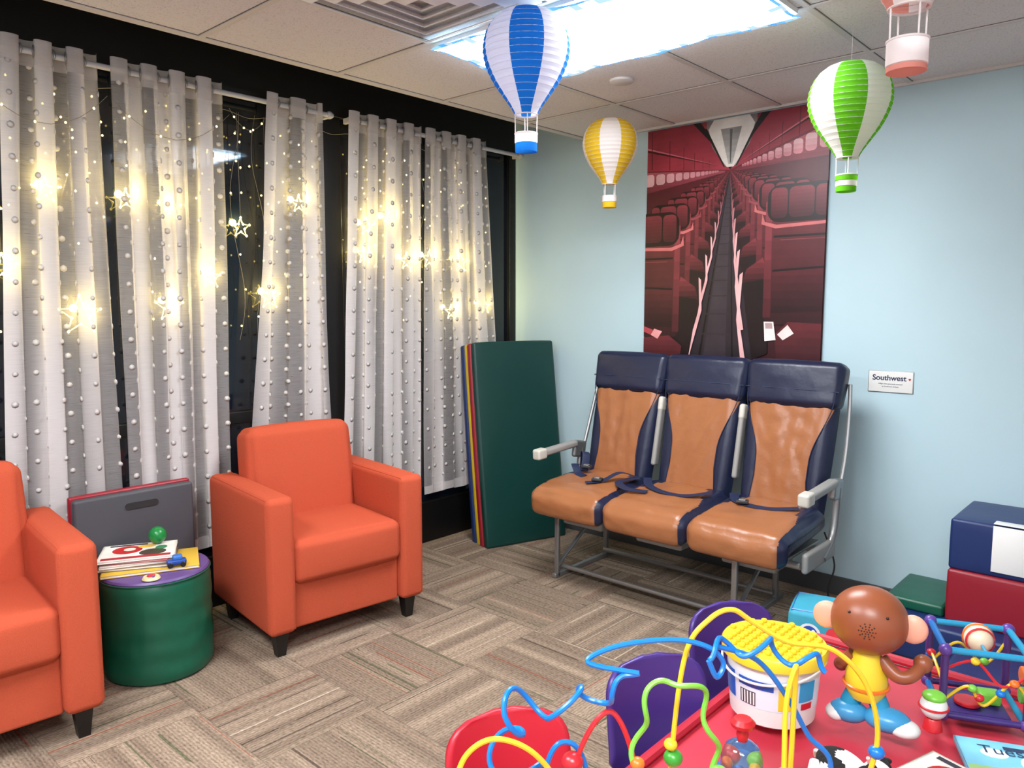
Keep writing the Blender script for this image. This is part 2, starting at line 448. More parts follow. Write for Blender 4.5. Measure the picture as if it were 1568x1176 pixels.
# air diffuser
v = MB(); cx, cy = 1.55, -2.19
for k, hw in enumerate((.29, .235, .18, .125, .07)):
    z = ZC - .012
    for rz in (0, 180, 90, 270):
        L_ = hw; dd = .035
        vs = [Vector((-L_, -L_, 0)), Vector((L_, -L_, 0)), Vector((L_ - dd, -L_ + dd, -.016)), Vector((-L_ + dd, -L_ + dd, -.016)),
              Vector((-L_, -L_, .004)), Vector((L_, -L_, .004)), Vector((L_ - dd, -L_ + dd, -.012)), Vector((-L_ + dd, -L_ + dd, -.012))]
        v.add((vs, [[0, 1, 2, 3], [7, 6, 5, 4], [0, 4, 5, 1], [3, 2, 6, 7], [1, 5, 6, 2], [0, 3, 7, 4]]), m_white, T(cx, cy, z, rz=rz))
v.build('air_vent', ang=10)
part('smoke_detector', None, lathe([(0, .0), (.045, 0), (.055, .006), (.055, .016), (0, .016)], 32), m_tbar, T(1.51, -.94, ZC - .017))

# ------------------------------------------------------------ curtains
RX, RZ = .078, 2.485
def curtain(name, yt0, yt1, yb0, yb1, folds, ph=0.0, amp=.027, seed=0, zb=.33):
    top = RZ + .045; NS = folds * 22; NZ = 44
    def pos(s, t):       # s 0..1 across, t 0 top..1 bottom
        y0 = yt0 + (yb0 - yt0) * t; y1 = yt1 + (yb1 - yt1) * t
        w = y1 - y0; fz = noise.noise((s * 3 + seed, t * 1.6, seed * 1.7))
        f = 2 * pi * folds * (s + .05 * fz * min(1, t * 3)) + ph
        A = amp * (1 - .5 * min(1, t * 2) + .35 * fz * t)
        X = RX + A * sin(f) + .012 * noise.noise((s * 5, t * 2, seed)) * min(1, t * 3)
        Y = y0 + w * s - .13 * w / folds * sin(2 * f) * (1 - .3 * t) + .016 * fz * t
        return Vector((min(max(X, .048), .108), Y, top + (zb - top) * t + .006 * sin(f) * (t > .99)))
    vs = [pos(i / NS, j / NZ) for j in range(NZ + 1) for i in range(NS + 1)]
    fs = [[j * (NS + 1) + i, j * (NS + 1) + i + 1, (j + 1) * (NS + 1) + i + 1, (j + 1) * (NS + 1) + i] for j in range(NZ) for i in range(NS)]
    def lay(s, t):      # gathered (doubled) cloth vs single sheer layer
        v_ = .55 + .62 * sin(2 * pi * folds * .8 * s + seed * 2.1 + .5 * sin(t * 3)) + .9 * noise.noise((s * folds * 1.3, t * .7, seed * 3.3))
        v_ = max(0, min(1, v_)); return v_ * v_ * (3 - 2 * v_)
    r_ = root(name)
    o = MB().add((vs, fs), m_sheer).build('voile', r_, ang=180, flipfix=False)
    at = o.data.attributes.new('layers', 'FLOAT', 'POINT')
    at.data.foreach_set('value', [lay(i / NS, j / NZ) for j in range(NZ + 1) for i in range(NS + 1)])
    h = MB(); nh = 0
    for (ta, tb) in ((0, .045), (.975, 1)):
        hv = [pos(i / NS, ta + (tb - ta) * j / 2) + Vector((.0025, 0, 0)) for j in range(3) for i in range(NS + 1)]
        hf = [[j * (NS + 1) + i, j * (NS + 1) + i + 1, (j + 1) * (NS + 1) + i + 1, (j + 1) * (NS + 1) + i] for j in range(2) for i in range(NS)]
        h.add((hv, hf), m_sheer)
    o = h.build('hem', r_, ang=180, flipfix=False); at = o.data.attributes.new('layers', 'FLOAT', 'POINT'); at.data.foreach_set('value', [.45] * len(o.data.vertices))
    d = MB(); nx = max(3, round((yb1 - yb0) * 1.25 / .115))
    for j in range(36):
        for i in range(nx):
            s = (i + (.75 if j % 2 else .25)) / nx; t = .045 + j * .0275
            if t > .975: continue
            p = pos(s, t); q = pos(min(1, s + .004), t); tg = (q - p); tg.z = 0
            if tg.length < 1e-6: continue
            tg.normalize(); nr = tg.cross(Vector((0, 0, 1)))
            if nr.x < 0: nr = -nr
            R = .0130 * random.uniform(.85, 1.1); dv = [p + nr * .003]
            for kk in range(8): a = kk * pi / 4; dv.append(p + nr * .0012 + tg * R * cos(a) + Vector((0, 0, 1)) * R * sin(a))
            dv.append(p - nr * .002)
            df = [[0, 1 + kk, 1 + (kk + 1) % 8] for kk in range(8)] + [[9, 1 + (kk + 1) % 8, 1 + kk] for kk in range(8)]
            d.add((dv, df), m_pom)
    d.build('pompoms', r_, ang=180)
    gm = MB()
    for k in range(2 * folds):
        s = ((k * pi) - ph) / (2 * pi * folds)
        if s < 0 or s > 1: continue
        p = pos(s, .021); c = []
        a = pos(max(0, s - .004), .021); b_ = pos(min(1, s + .004), .021); tg = (b_ - a); tg.z = 0; tg.normalize()
        for i in range(14): c.append(Vector((p.x, p.y, RZ)) + (tg * cos(2 * pi * i / 14) + Vector((0, 0, 1)) * sin(2 * pi * i / 14)) * .024)
        gm.add(tube(c, .004, 6, True), m_metal)
    gm.build('grommets', r_)
curtain('sheer_curtain', -3.02, -2.675, -3.12, -2.66, 3, .4, seed=1)
curtain('sheer_curtain', -2.625, -2.13, -2.64, -2.16, 4, .2, seed=2)
curtain('sheer_curtain', -1.90, -1.585, -2.07, -1.57, 2, 1.2, seed=3)
curtain('sheer_curtain', -1.41, -.90, -1.51, -.93, 4, .6, seed=4)
curtain('sheer_curtain', -.87, -.36, -.92, -.21, 4, .1, seed=5)
curtain('sheer_curtain', -3.75, -3.1, -3.8, -3.15, 4, .1, seed=6)
m_rod = mat('white_rod', (200, 200, 204), .35)
rd = MB()
for a, b_ in ((-4.4, -1.52), (-1.42, -.012)):
    rd.add(tube([(RX, a, RZ), (RX, b_, RZ)], .0125, 12), m_rod)
    for y in (a + .02, b_ - .02): rd.add(rb(.06, .02, .03, .004), m_rod, T(RX - .032, y, RZ)); rd.add(ell(.02, .02, .02), m_rod, T(RX, y, RZ))
rd.build('curtain_rod')

# ------------------------------------------------------------ fairy lights (one object)
fl = root('fairy_lights'); FX = .034
w_ = MB(); leds = MB(); stars = MB(); small = lathe([(0, -.0050), (.0040, -.002), (.0040, .002), (0, .0060)], 6)
k = 0; y = -3.12
while y < -.28:
    if not -1.58 < y < -1.42:
        ln = random.choice([.35, .6, .85, 1.1]); P = [(FX + .005 * sin(q * 1.7 + k), y + .03 * sin(q * .9 + 2 * k), 2.42 - ln * q / 9) for q in range(10)]
        w_.add(tube(catmull(P, 3), .0009, 4), m_wire)
        C = catmull(P, 4)
        for q in range(3, len(C), 5): leds.add(small, m_led, T(C[q].x, C[q].y + random.uniform(-.02, .02), C[q].z + random.uniform(-.03, .03)))
    k += 1; y += random.uniform(.11, .21)
w_.add(tube(catmull([(FX, -3.3 + i * .12, 2.42 - .02 * (i % 2)) for i in range(26)], 4), .0012, 4), m_wire)
for pa, pb, sag in (((-2.12, 2.41), (-1.93, 2.40), .08), ((-2.64, 2.35), (-2.12, 2.38), .14), ((-3.1, 2.3), (-2.66, 2.36), .12)):
    P = [(.114, pa[0] + (pb[0] - pa[0]) * t / 8, pa[1] + (pb[1] - pa[1]) * t / 8 - sag * 4 * (t / 8) * (1 - t / 8)) for t in range(9)]
    w_.add(tube(P, .0010, 4), m_wire)
    for q in range(1, 8, 2): leds.add(small, m_led, T(*P[q]))
star_pos = [(-2.89, 1.96, .05), (-2.575, 1.953, .045), (-2.385, 1.934, .055), (-2.786, 1.45, .085), (-2.406, 1.485, .065), (-2.204, 1.623, .05), (-2.04, 1.87, .048),
            (-1.897, 1.533, .06), (-1.711, 2.015, .045), (-1.30, 1.773, .05), (-1.28, 1.93, .05), (-.992, 1.749, .05), (-.812, 1.77, .055), (-.547, 1.76, .06), (-.634, 1.447, .045), (-.326, 1.48, .045), (-3.06, 1.64, .055), (-1.12, 1.98, .045)]
for (y, z, R) in star_pos:
    c = [Vector((FX, y + (R if i % 2 == 0 else R * .42) * sin(i * pi / 5), z + (R if i % 2 == 0 else R * .42) * cos(i * pi / 5))) for i in range(10)]
    stars.add(tube(c, .0036, 5, True), m_starwire)
    for p in c: leds.add(small, m_led, T(p.x + .003, p.y, p.z, s=1.25))
    w_.add(tube([(FX, y, 2.42), (FX, y, z + R)], .0009, 4), m_wire)
    for q in range(1, 4): leds.add(small, m_led, T(FX, y + .01, z + R + (2.4 - z - R) * q / 4))
w_.build('wires', fl); leds.build('leds', fl); stars.build('stars', fl)
for i, (y, z, R) in enumerate(star_pos):
    l = bpy.data.lights.new('bulb_%d' % i, 'POINT'); l.energy = 1.7; l.color = (1, .80, .30); l.shadow_soft_size = .02
    o = bpy.data.objects.new('bulb_glow_%d' % i, l); SC.collection.objects.link(o); o.location = (.012, y, z + .03); o.parent = fl

# ------------------------------------------------------------ armchairs
def armchair(loc, rz):
    r_ = root('armchair', loc, rz); W, D = .775, .665; aw = .125
    for s in (-1, 1):
        part('arm_left' if s < 0 else 'arm_right', r_, rb(aw, D, .59, .028, 4, 8, .004), m_orange, T(s * (W - aw) / 2, D / 2, .105 + .295))
        sm = MB()
        for q in (-1, 1):
            x = s * (W - aw) / 2 + q * (aw / 2 - .010)
            sm.add(tube([(x, .0085, .12), (x, .0085, .672), (x, .02, .688), (x, D - .03, .689)], .0022, 6), m_orange)
        sm.build('arm_piping', r_)
    part('base', r_, rb(W - 2 * aw + .004, D - .06, .22, .012, 3, 4), m_orange, T(0, D / 2 + .01, .105 + .11))
    part('seat_cushion', r_, rb(W - 2 * aw + .002, D - .15, .19, .035, 5, 10, .012), m_orange, T(0, (D - .15) / 2 + .003, .315 + .085))
    part('back', r_, rb(W - 2 * aw + .004, .17, .62, .045, 5, 10, .014), m_orange, T(0, D - .15, .60, rx=-7))
    part('back_panel', r_, rb(W - .05, .06, .55, .02, 3, 4), m_orange, T(0, D - .035, .40))
    lg = MB()
    for sx in (-1, 1):
        for y in (.06, D - .08):
            v, f = lathe([(0, 0), (.026, 0), (.042, .108), (0, .108)], 4)
            lg.add((v, f), m_leg, T(sx * (W / 2 - .065), y, 0, rz=45))
    lg.build('legs', r_, ang=20)
    return r_
armchair((.826, -1.994, 0), 83.2)
armchair((.800, -3.425, 0), 85.5)

# ------------------------------------------------------------ stool with reading things
st = root('round_foam_stool', (.435, -2.69, 0), 0); Rr = .208
dv_, df_ = lathe([(0, 0), (Rr - .02, 0), (Rr - .004, .01)] + [(Rr + .002 + .0012 * sin(q * 1.3), .03 + q * .018) for q in range(20)] + [(Rr - .003, .405), (Rr - .008, .412)], 96)
for p in dv_:
    a_ = math.atan2(p.y, p.x); q_ = .004 * noise.noise((a_ * 2.2, p.z * 14, 3)) + .003 * noise.noise((a_ * 6, p.z * 20, 7)); l_ = math.hypot(p.x, p.y)
    if l_ > .1: p.x *= 1 + q_ / l_; p.y *= 1 + q_ / l_
part('drum', st, (dv_, df_), m_green)
part('top_disc', st, lathe([(Rr - .004, .408), (Rr - .001, .416), (Rr - .006, .424), (Rr - .02, .426), (0, .427)], 72), m_purple)
part('seam_piping', st, tube([((Rr) * cos(2 * pi * i / 64), (Rr) * sin(2 * pi * i / 64), .409) for i in range(64)], .0035, 6, True), m_green)

def book(name, loc, rz, w, d, t, cover, polys, pages=True):
    r_ = root(name, loc, rz)
    mb = MB(); cm = mat(name + '_cover', cover, .4)
    mb.add(rb(w, d, .0022, .0008, 1), cm, T(0, 0, t - .0011)); mb.add(rb(w, d, .0022, .0008, 1), cm, T(0, 0, .0011)); mb.add(rb(.003, d, t, .001, 1), cm, T(-w / 2 + .0015, 0, t / 2))
    mb.add(rb(w - .006, d - .006, t - .004, .0005, 1), m_white, T(-.001, 0, t / 2)); mb.build('volume', r_)
    if polys: flat_print('cover_print', [([(a * w, b * d) for a, b in P], c) for P, c in polys], m_print, r_, M=T(0, 0, t + .0006, rx=-90))
    return r_
def R01(x0, x1, y0, y1): return [(x0, y0), (x1, y0), (x1, y1), (x0, y1)]
cartoon = [(R01(-.47, .47, -.47, .47), (235, 228, 220)), (oval(-.15, .1, .2, .25), (190, 40, 40)), (oval(.2, -.15, .18, .2), (70, 60, 50)), (oval(.1, .25, .12, .1), (240, 190, 70)), (R01(-.45, .45, -.45, -.32), (170, 40, 50)), (oval(-.12, .12, .08, .1), (240, 225, 210)), (oval(.3, .1, .08, .12), (60, 130, 90)), (R01(-.4, .1, .36, .44), (60, 60, 70))]
zt = .428
book('picture_book', (.41, -2.695, zt), 66, .36, .25, .012, (215, 176, 60), None)
book('magazine', (.37, -2.735, zt + .013), 60, .29, .22, .012, (120, 100, 80), None)
book('magazine', (.375, -2.73, zt + .026), 66, .28, .21, .010, (205, 195, 185), None)
book('magazine', (.365, -2.735, zt + .037), 58, .27, .21, .008, (170, 60, 60), None)
book('magazine', (.37, -2.73, zt + .046), 62, .285, .215, .010, (225, 220, 210), cartoon)
part('toy_ball', None, ell(.036, .036, .036), mat('green_ball', (20, 124, 58), .3), T(.335, -2.635, zt + .0585 + .036))
tv = root('toy_car', (.553, -2.655, zt + .0135), 70)
part('body', tv, rb(.075, .035, .022, .008, 3, 2), pl((30, 70, 150)), T(0, 0, .02)); part('cabin', tv, rb(.038, .03, .02, .007, 3, 2), pl((50, 110, 190)), T(.004, 0, .038))
wv = MB()
for sx in (-.024, .024):
    for sy in (-1, 1): wv.add(cyl(.011, .008, 16), pl((25, 25, 28)), T(sx, sy * .014, .011, rx=-90 * sy))
wv.build('wheels', tv)
yo = root('toy_badge', (.585, -2.77, zt), 0)
part('disc', yo, cyl(.034, .012, 28, .03), pl((225, 205, 155))); part('centre', yo, cyl(.016, .004, 20), pl(RED), T(0, 0, .012)); part('stripe', yo, rb(.05, .008, .003, .001), pl((40, 80, 170)), T(0, .0, .0135))

# gray activity board standing behind the stool
gb = root('folding_play_mat', (.168, -2.655, 0), 90)
part('gray_panel', gb, rb(.50, .04, .69, .012, 3, 4, .003), m_grayv, T(0, .0, .345)); part('red_panel', gb, rb(.51, .028, .70, .010, 3, 4, .002), m_redv, T(0, .035, .35))
part('handle_slot', gb, extr(rrect(-.07, .07, -.014, .014, .013), 0, .003), m_dark, T(.02, -.0255, .63))

# ------------------------------------------------------------ folded gym mat in the corner
gm_ = root('folded_gym_mat', (.400, -.69, 0), 72)
LM = Matrix.Rotation(radians(-7.6), 4, 'X')
for k, (mm, nm) in enumerate(((m_green2, 'green_section'), (m_redv, 'red_section'), (m_yellv, 'yellow_section'), (m_bluev, 'blue_section'))):
    wd = .58; part(nm, gm_, rb(wd, .046, 1.27 - .004 * k, .012, 3, 8, .006), mm, LM @ T(.29 - .006 * (k % 2), .022 + k * .0475, .637, rx=(k - 1.5) * .25))
# ------------------------------------------------------------ airline seat row
def leather_back(r_, cx, k):
    NT = 48
    def f(t):
        base = .60 + .12 * (max(0, .25 - t) / .25) ** 1.0
        if t > .38:
            q = min(1, (t - .38) / .42); base = .60 + .36 * q * q * (3 - 2 * q)
        return base
    vs = []; fs = []; ms = []
    nb, nc = 5, 20; ncol = 2 * nb + nc
    for j in range(NT + 1):
        t = j / NT; z = t * .74
        w = .205 + .018 * t + .006 * sin(t * pi)
        thk = .055 + .012 * sin(t * pi) - .01 * t
        ff = f(t); S = []
        for i in range(nb): S.append(-1 + (1 - ff) * (i / nb))
        for i in range(nc): S.append(-ff + 2 * ff * i / nc)
        for i in range(nb + 1): S.append(ff + (1 - ff) * i / nb)
        row = []
        for s in S:
            rnd = (1 - abs(s) ** 5) ** .5
            bol = .02 * math.exp(-((abs(s) - .82) / .16) ** 2) * (1 - t * .7)
            fold = 0
            if abs(s) < ff:
                e = 1 - (abs(s) / ff) ** 4
                fold = e * (.010 * noise.noise((s * 4 + k * 9, t * 2.0 + k, 3.1)) + .007 * noise.noise((s * 5 + t * 7 * (1 if k != 1 else -1), t * 9 - s * 4 + k * 5, k)) + .002 * noise.noise((s * 14, t * 18, k))) - .004 * math.exp(-((abs(abs(s) - ff)) / .05) ** 2)
            row.append(Vector((s * w, -(thk * rnd + bol * rnd) - fold, z)))
        row2 = [Vector((s * w, .03 * (1 - abs(s) ** 6) ** .5, z)) for s in S[::-1]]
        vs += row + row2
    n = 2 * (ncol + 1)
    for j in range(NT):
        for i in range(n):
            i2 = (i + 1) % n
            fs.append([j * n + i, j * n + i2, (j + 1) * n + i2, (j + 1) * n + i])
            ms.append(m_tan if nb <= i < nb + nc else m_navy)
    fs.append(list(range(n))[::-1]); ms.append(m_navy); fs.append([NT * n + i for i in range(n)]); ms.append(m_navy)
    B = T(cx, .02, .47, rx=-12.5)
    MB().add((vs, fs), None, B, mfun=lambda q: ms[q]).build('backrest_%d' % k, r_, ang=60)
    sm = MB()
    for sx in (-1, 1): sm.add(tube([(sx * (f(t) * (.205 + .018 * t + .006 * sin(t * pi))), -(.062 + .010 * sin(t * pi) - .01 * t), t * .74) for t in [q / 20 for q in range(1, 18)]], .0022, 5), m_belt, B)
    sm.build('seams_%d' % k, r_)
    hv, hf = rb(.462, .115, .225, .035, 5, 10, .006)
    for p in hv:
        p.y += .010 * (p.x / .23) ** 2; p.x *= 1 + .03 * (p.z / .11)
        p.y += .004 * noise.noise(p * 18 + Vector((k, 0, 0)))
    part('headrest_%d' % k, r_, (hv, hf), m_navy, T(cx, .02, .47, rx=-12.5) @ T(0, -.016, .65))
    part('headrest_seam_%d' % k, r_, tube([(-.228, -.060, .0), (-.1, -.077, 0), (.1, -.077, 0), (.228, -.060, 0)], .003, 6), m_belt, T(cx, .02, .47, rx=-12.5) @ T(0, -.0, .62))

sr = root('airline_seat_row', (1.635, -.43, 0), 0)
for k, cx in enumerate((-.47, 0, .47)):
    leather_back(sr, cx, k)
    cv, cf = rb(.462, .50, .145, .05, 6, 18, .012)
    for p in cv:
        if p.y < -.12: p.z -= .020 * ((-.12 - p.y) / .13) ** 2
        p.z += .006 * noise.noise((p.x * 9 + k * 5, p.y * 9, k)) + .002 * noise.noise((p.x * 25 + k * 5, p.y * 25, k)) if p.z > 0 else 0
        if p.y < -.2: p.y += .003 * noise.noise((p.x * 22, p.z * 22, k))
        p.z -= .006 * math.exp(-((p.y + .13) / .012) ** 2) if p.z > 0.02 else 0
        if p.z < 0 and p.y > -.2: p.z += .03
    cm = MB()
    def mf(q, cv=cv, cf=cf):
        c = sum((cv[i] for i in cf[q]), Vector()) / len(cf[q])
        return m_navy if (c.x > .205 - .10 * max(0, (c.y + .05) / .3) or (c.x < -.2 + .10 * max(0, (c.y + .05) / .3) and c.y > -.1)) else m_tan
    cm.add((cv, cf), None, T(cx, -.245, .472, rx=4), mfun=mf); cm.build('seat_cushion_%d' % k, sr, ang=60)
    part('life_vest_box_%d' % k, sr, rb(.26, .20, .07, .012, 3), m_arm, T(cx, -.22, .338))
fr = MB()
for x in (-.235, .235):   # raised armrests between the backs
    fr.add(rb(.028, .05, .36, .013, 4, 2), m_arm, T(x, .055, .80, rx=-12))
    fr.add(rb(.031, .055, .08, .014, 4, 2), m_cap, T(x, .088, .955, rx=-12))
fr.build('raised_armrests', sr)
for x, nm in ((-.735, 'left'), (.738, 'right')):
    a = MB()
    a.add(rb(.05, .30, .038, .014, 4, 2), m_arm, T(x, -.185, .685, rx=3)); a.add(rb(.052, .075, .058, .012, 4, 2), m_cap, T(x, -.355, .675, rx=3))
    a.add(rb(.03, .11, .10, .02, 4, 2), m_metal, T(x, -.0, .655, rx=-10)); a.build('armrest_' + nm, sr)
    s = MB(); sx = x
    s.add(tube(catmull([(sx, .02, .66), (sx, -.0, .52), (sx, -.04, .42), (sx, -.14, .36)], 6), .018, 10), m_metal)
    s.add(rb(.03, .34, .09, .02, 4, 2), m_arm, T(sx - math.copysign(.005, x), -.17, .385))
    s.add(tube(catmull([(sx, .03, .62), (sx, .10, .80), (sx * .985, .16, 1.0), (sx * .97, .19, 1.12)], 6), .010, 8), m_metal); s.build('end_frame_' + nm, sr)
f = MB()
for y in (-.34, -.06): f.add(tube([(-.72, y, .375), (.72, y, .375)], .017, 12), m_metal)
for x in (-.62, .42):
    f.add(rb(.028, .020, .37, .005, 2), m_metal, T(x, -.34, .19, rx=0)); f.add(rb(.028, .56, .025, .005, 2), m_metal, T(x, -.09, .0135)); f.add(rb(.028, .022, .36, .005, 2), m_metal, T(x, .12, .19, rx=0))
    f.add(tube([(x, -.33, .07), (x, .1, .34)], .011, 8), m_metal)
    f.add(rb(.036, .50, .03, .005, 2), m_metal, T(x, -.11, .372))
f.add(tube([(-.62, -.30, .055), (.42, -.30, .055)], .013, 10), m_metal)
f.add(tube([(-.62, .10, .05), (.42, .10, .05)], .013, 10), m_metal)
for x in (-.47, 0, .47): f.add(rb(.40, .44, .012, .004, 2), m_metal, T(x, -.21, .395))
f.build('metal_frame', sr)
b = MB()
def belt(P, w=.022): b.add(tube(catmull(P, 8), .0016, 8, rw=w), m_belt)
belt([(-.69, -.08, .58), (-.64, -.16, .60), (-.585, -.20, .565), (-.53, -.22, .560)])
belt([(-.27, -.09, .57), (-.33, -.17, .60), (-.38, -.26, .565), (-.44, -.33, .558)]); belt([(-.2, -.10, .58), (-.13, -.20, .57), (-.02, -.25, .562), (.10, -.24, .562), (.19, -.16, .575)])
belt([(-.25, -.12, .575), (-.30, -.22, .566), (-.20, -.31, .562), (-.08, -.30, .562)])
belt([(.29, -.10, .58), (.34, -.18, .568), (.42, -.20, .562), (.52, -.19, .562), (.62, -.13, .57)])
belt([(-.66, -.05, .56), (-.62, -.10, .66), (-.585, -.13, .655), (-.575, -.16, .575)])
for p in ((-.40, -.28, .572), (.38, -.20, .574), (-.56, -.16, .60)): b.add(rb(.055, .045, .014, .004, 2), m_dark, T(*p, rz=20)); b.add(rb(.03, .03, .006, .002, 2), m_metal, T(p[0], p[1], p[2] + .009, rz=20))
b.build('seat_belts', sr)
part('power_cable', sr, tube(catmull([(.70, -.02, .45), (.745, .0, .30), (.71, .03, .15), (.76, .05, .006)], 8), .004, 6), m_dark)

# ------------------------------------------------------------ poster
pw, ph_ = 1.055, 1.60; vx, vz = .525, ph_ - .275; kx, kz = .00384, .0037
def pp(pts): return clip([(vx + a * kx, vz - b * kz) for a, b in pts], 0, pw, 0, ph_)
pol = [([(0, 0), (pw, 0), (pw, ph_), (0, ph_)], (60, 18, 26), 0)]; LY = [0]
def A(pts, c, same=False):
    if not same: LY[0] += 1
    q = pp(pts)
    if len(q) >= 3: pol.append((q, tuple(max(0, min(255, int(x))) for x in c), LY[0]))
def mixc(a, b_, t): return tuple(a[i] + (b_[i] - a[i]) * t for i in range(3))
def G(pts, c0, c1, n=10, horiz=False):
    """gradient fill of a polygon in band slices"""
    LY[0] += 1; ax_ = 0 if horiz else 1
    lo = min(p[ax_] for p in pts); hi = max(p[ax_] for p in pts)
    for i in range(n):
        a, b_ = lo + (hi - lo) * i / n, lo + (hi - lo) * (i + 1) / n
        q = clip(list(pts), a, b_, -9999, 9999) if horiz else clip(list(pts), -9999, 9999, a, b_)
        if len(q) >= 3: A(q, mixc(c0, c1, (i + .5) / n), True)
A([(-150, -130), (150, -130), (150, 60), (0, 4), (-150, 60)], (112, 30, 42))
# ceiling wedge and bins
G([(-150, -70), (-86, -100), (-30, -42), (0, 0), (-150, -14)], (112, 28, 42), (164, 54, 70), 14); G([(150, -130), (88, -118), (33, -45), (0, 0), (150, -54)], (104, 24, 38), (158, 52, 68), 14)
G([(-150, -130), (-92, -130), (-80, -98), (-36, -50), (-150, -66)], (88, 22, 34), (136, 40, 54), 8)
A([(-150, -50), (-3, -3), (-150, -46)], (62, 14, 24)); A([(150, -78), (3, -3), (150, -74)], (62, 14, 24)); A([(-150, -53), (-3, -3), (-150, -50)], (200, 104, 116)); A([(150, -82), (3, -3), (150, -78)], (200, 104, 116))
for q in range(6):
    s = .76 ** q; A([(-130 * s, -72 * s), (-129 * s, -14 * s), (-127.5 * s, -14 * s), (-128.5 * s, -72 * s)], (84, 20, 32)); A([(130 * s, -100 * s), (129 * s, -46 * s), (127.5 * s, -45 * s), (128.5 * s, -99 * s)], (84, 20, 32))
A([(-100, -130), (-84, -100), (-30, -42), (0, 0), (32, -45), (80, -100), (92, -130)], (14, 9, 12))
G([(-84, -130), (-72, -104), (-45, -70), (-22, -38), (-48, -94), (-56, -130)], (100, 32, 44), (140, 48, 62), 6); G([(78, -130), (66, -104), (42, -70), (22, -38), (46, -92), (52, -130)], (92, 26, 38), (130, 42, 56), 6)
G([(-40, -130), (-38, -62), (-28, -34), (-8, -6), (8, -6), (28, -34), (38, -62), (40, -130)], (74, 70, 72), (150, 144, 140), 10)
G([(-35, -62), (-30, -42), (-14, -16), (-5, -4), (5, -4), (14, -16), (30, -42), (35, -62), (25, -78), (0, -84), (-25, -78)], (200, 198, 192), (232, 228, 220), 12)
G([(-16, -60), (-3, -8), (3, -8), (16, -60)], (126, 126, 124), (186, 184, 178), 6); A([(-2, -58), (-.8, -10), (.8, -10), (2, -58)], (84, 84, 84))
A([(-38, -64), (-8, -5), (-10, -5), (-43, -64)], (20, 14, 16)); A([(38, -64), (8, -5), (10, -5), (43, -64)], (20, 14, 16))
# side walls with windows
G([(-150, -12), (-8, 1), (-8, 4), (-150, 28)], (180, 92, 104), (104, 32, 44), 8); G([(150, -50), (8, 0), (8, 4), (150, 0)], (196, 114, 124), (114, 38, 50), 8)
for q in range(13):
    s = .85 ** q; A(rrect(-142 * s, -124 * s, -7 * s, 12 * s, 5 * s), mixc((232, 186, 190), (190, 114, 124), 1 - s))
    G(rrect(125 * s, 143 * s, -42 * s, -14 * s, 6 * s), mixc((244, 218, 220), (206, 134, 142), 1 - s), mixc((218, 146, 154), (170, 76, 88), 1 - s), 3)
G([(-150, 24), (-6, 3), (0, 4), (6, 3), (150, -4), (150, 400), (-150, 400)], (88, 26, 36), (36, 11, 17), 16)
G([(0, 4), (-3, 8), (-104, 400), (64, 400), (3, 8)], (54, 44, 54), (30, 22, 28), 14); G([(-1, 8), (-50, 400), (0, 400), (1.5, 8)], (68, 58, 66), (40, 32, 38), 12)
A([(-1, 10), (-62, 400), (-57, 400), (-.4, 10)], (10, 7, 9)); A([(1, 10), (14, 400), (18, 400), (1.4, 10)], (10, 7, 9))
for q in range(24):
    yy = 14 * 1.145 ** q
    if yy < 330: A([(-.16 * yy, yy), (.03 * yy, yy), (.03 * yy, yy * 1.012), (-.162 * yy, yy * 1.012)], (44, 36, 42))
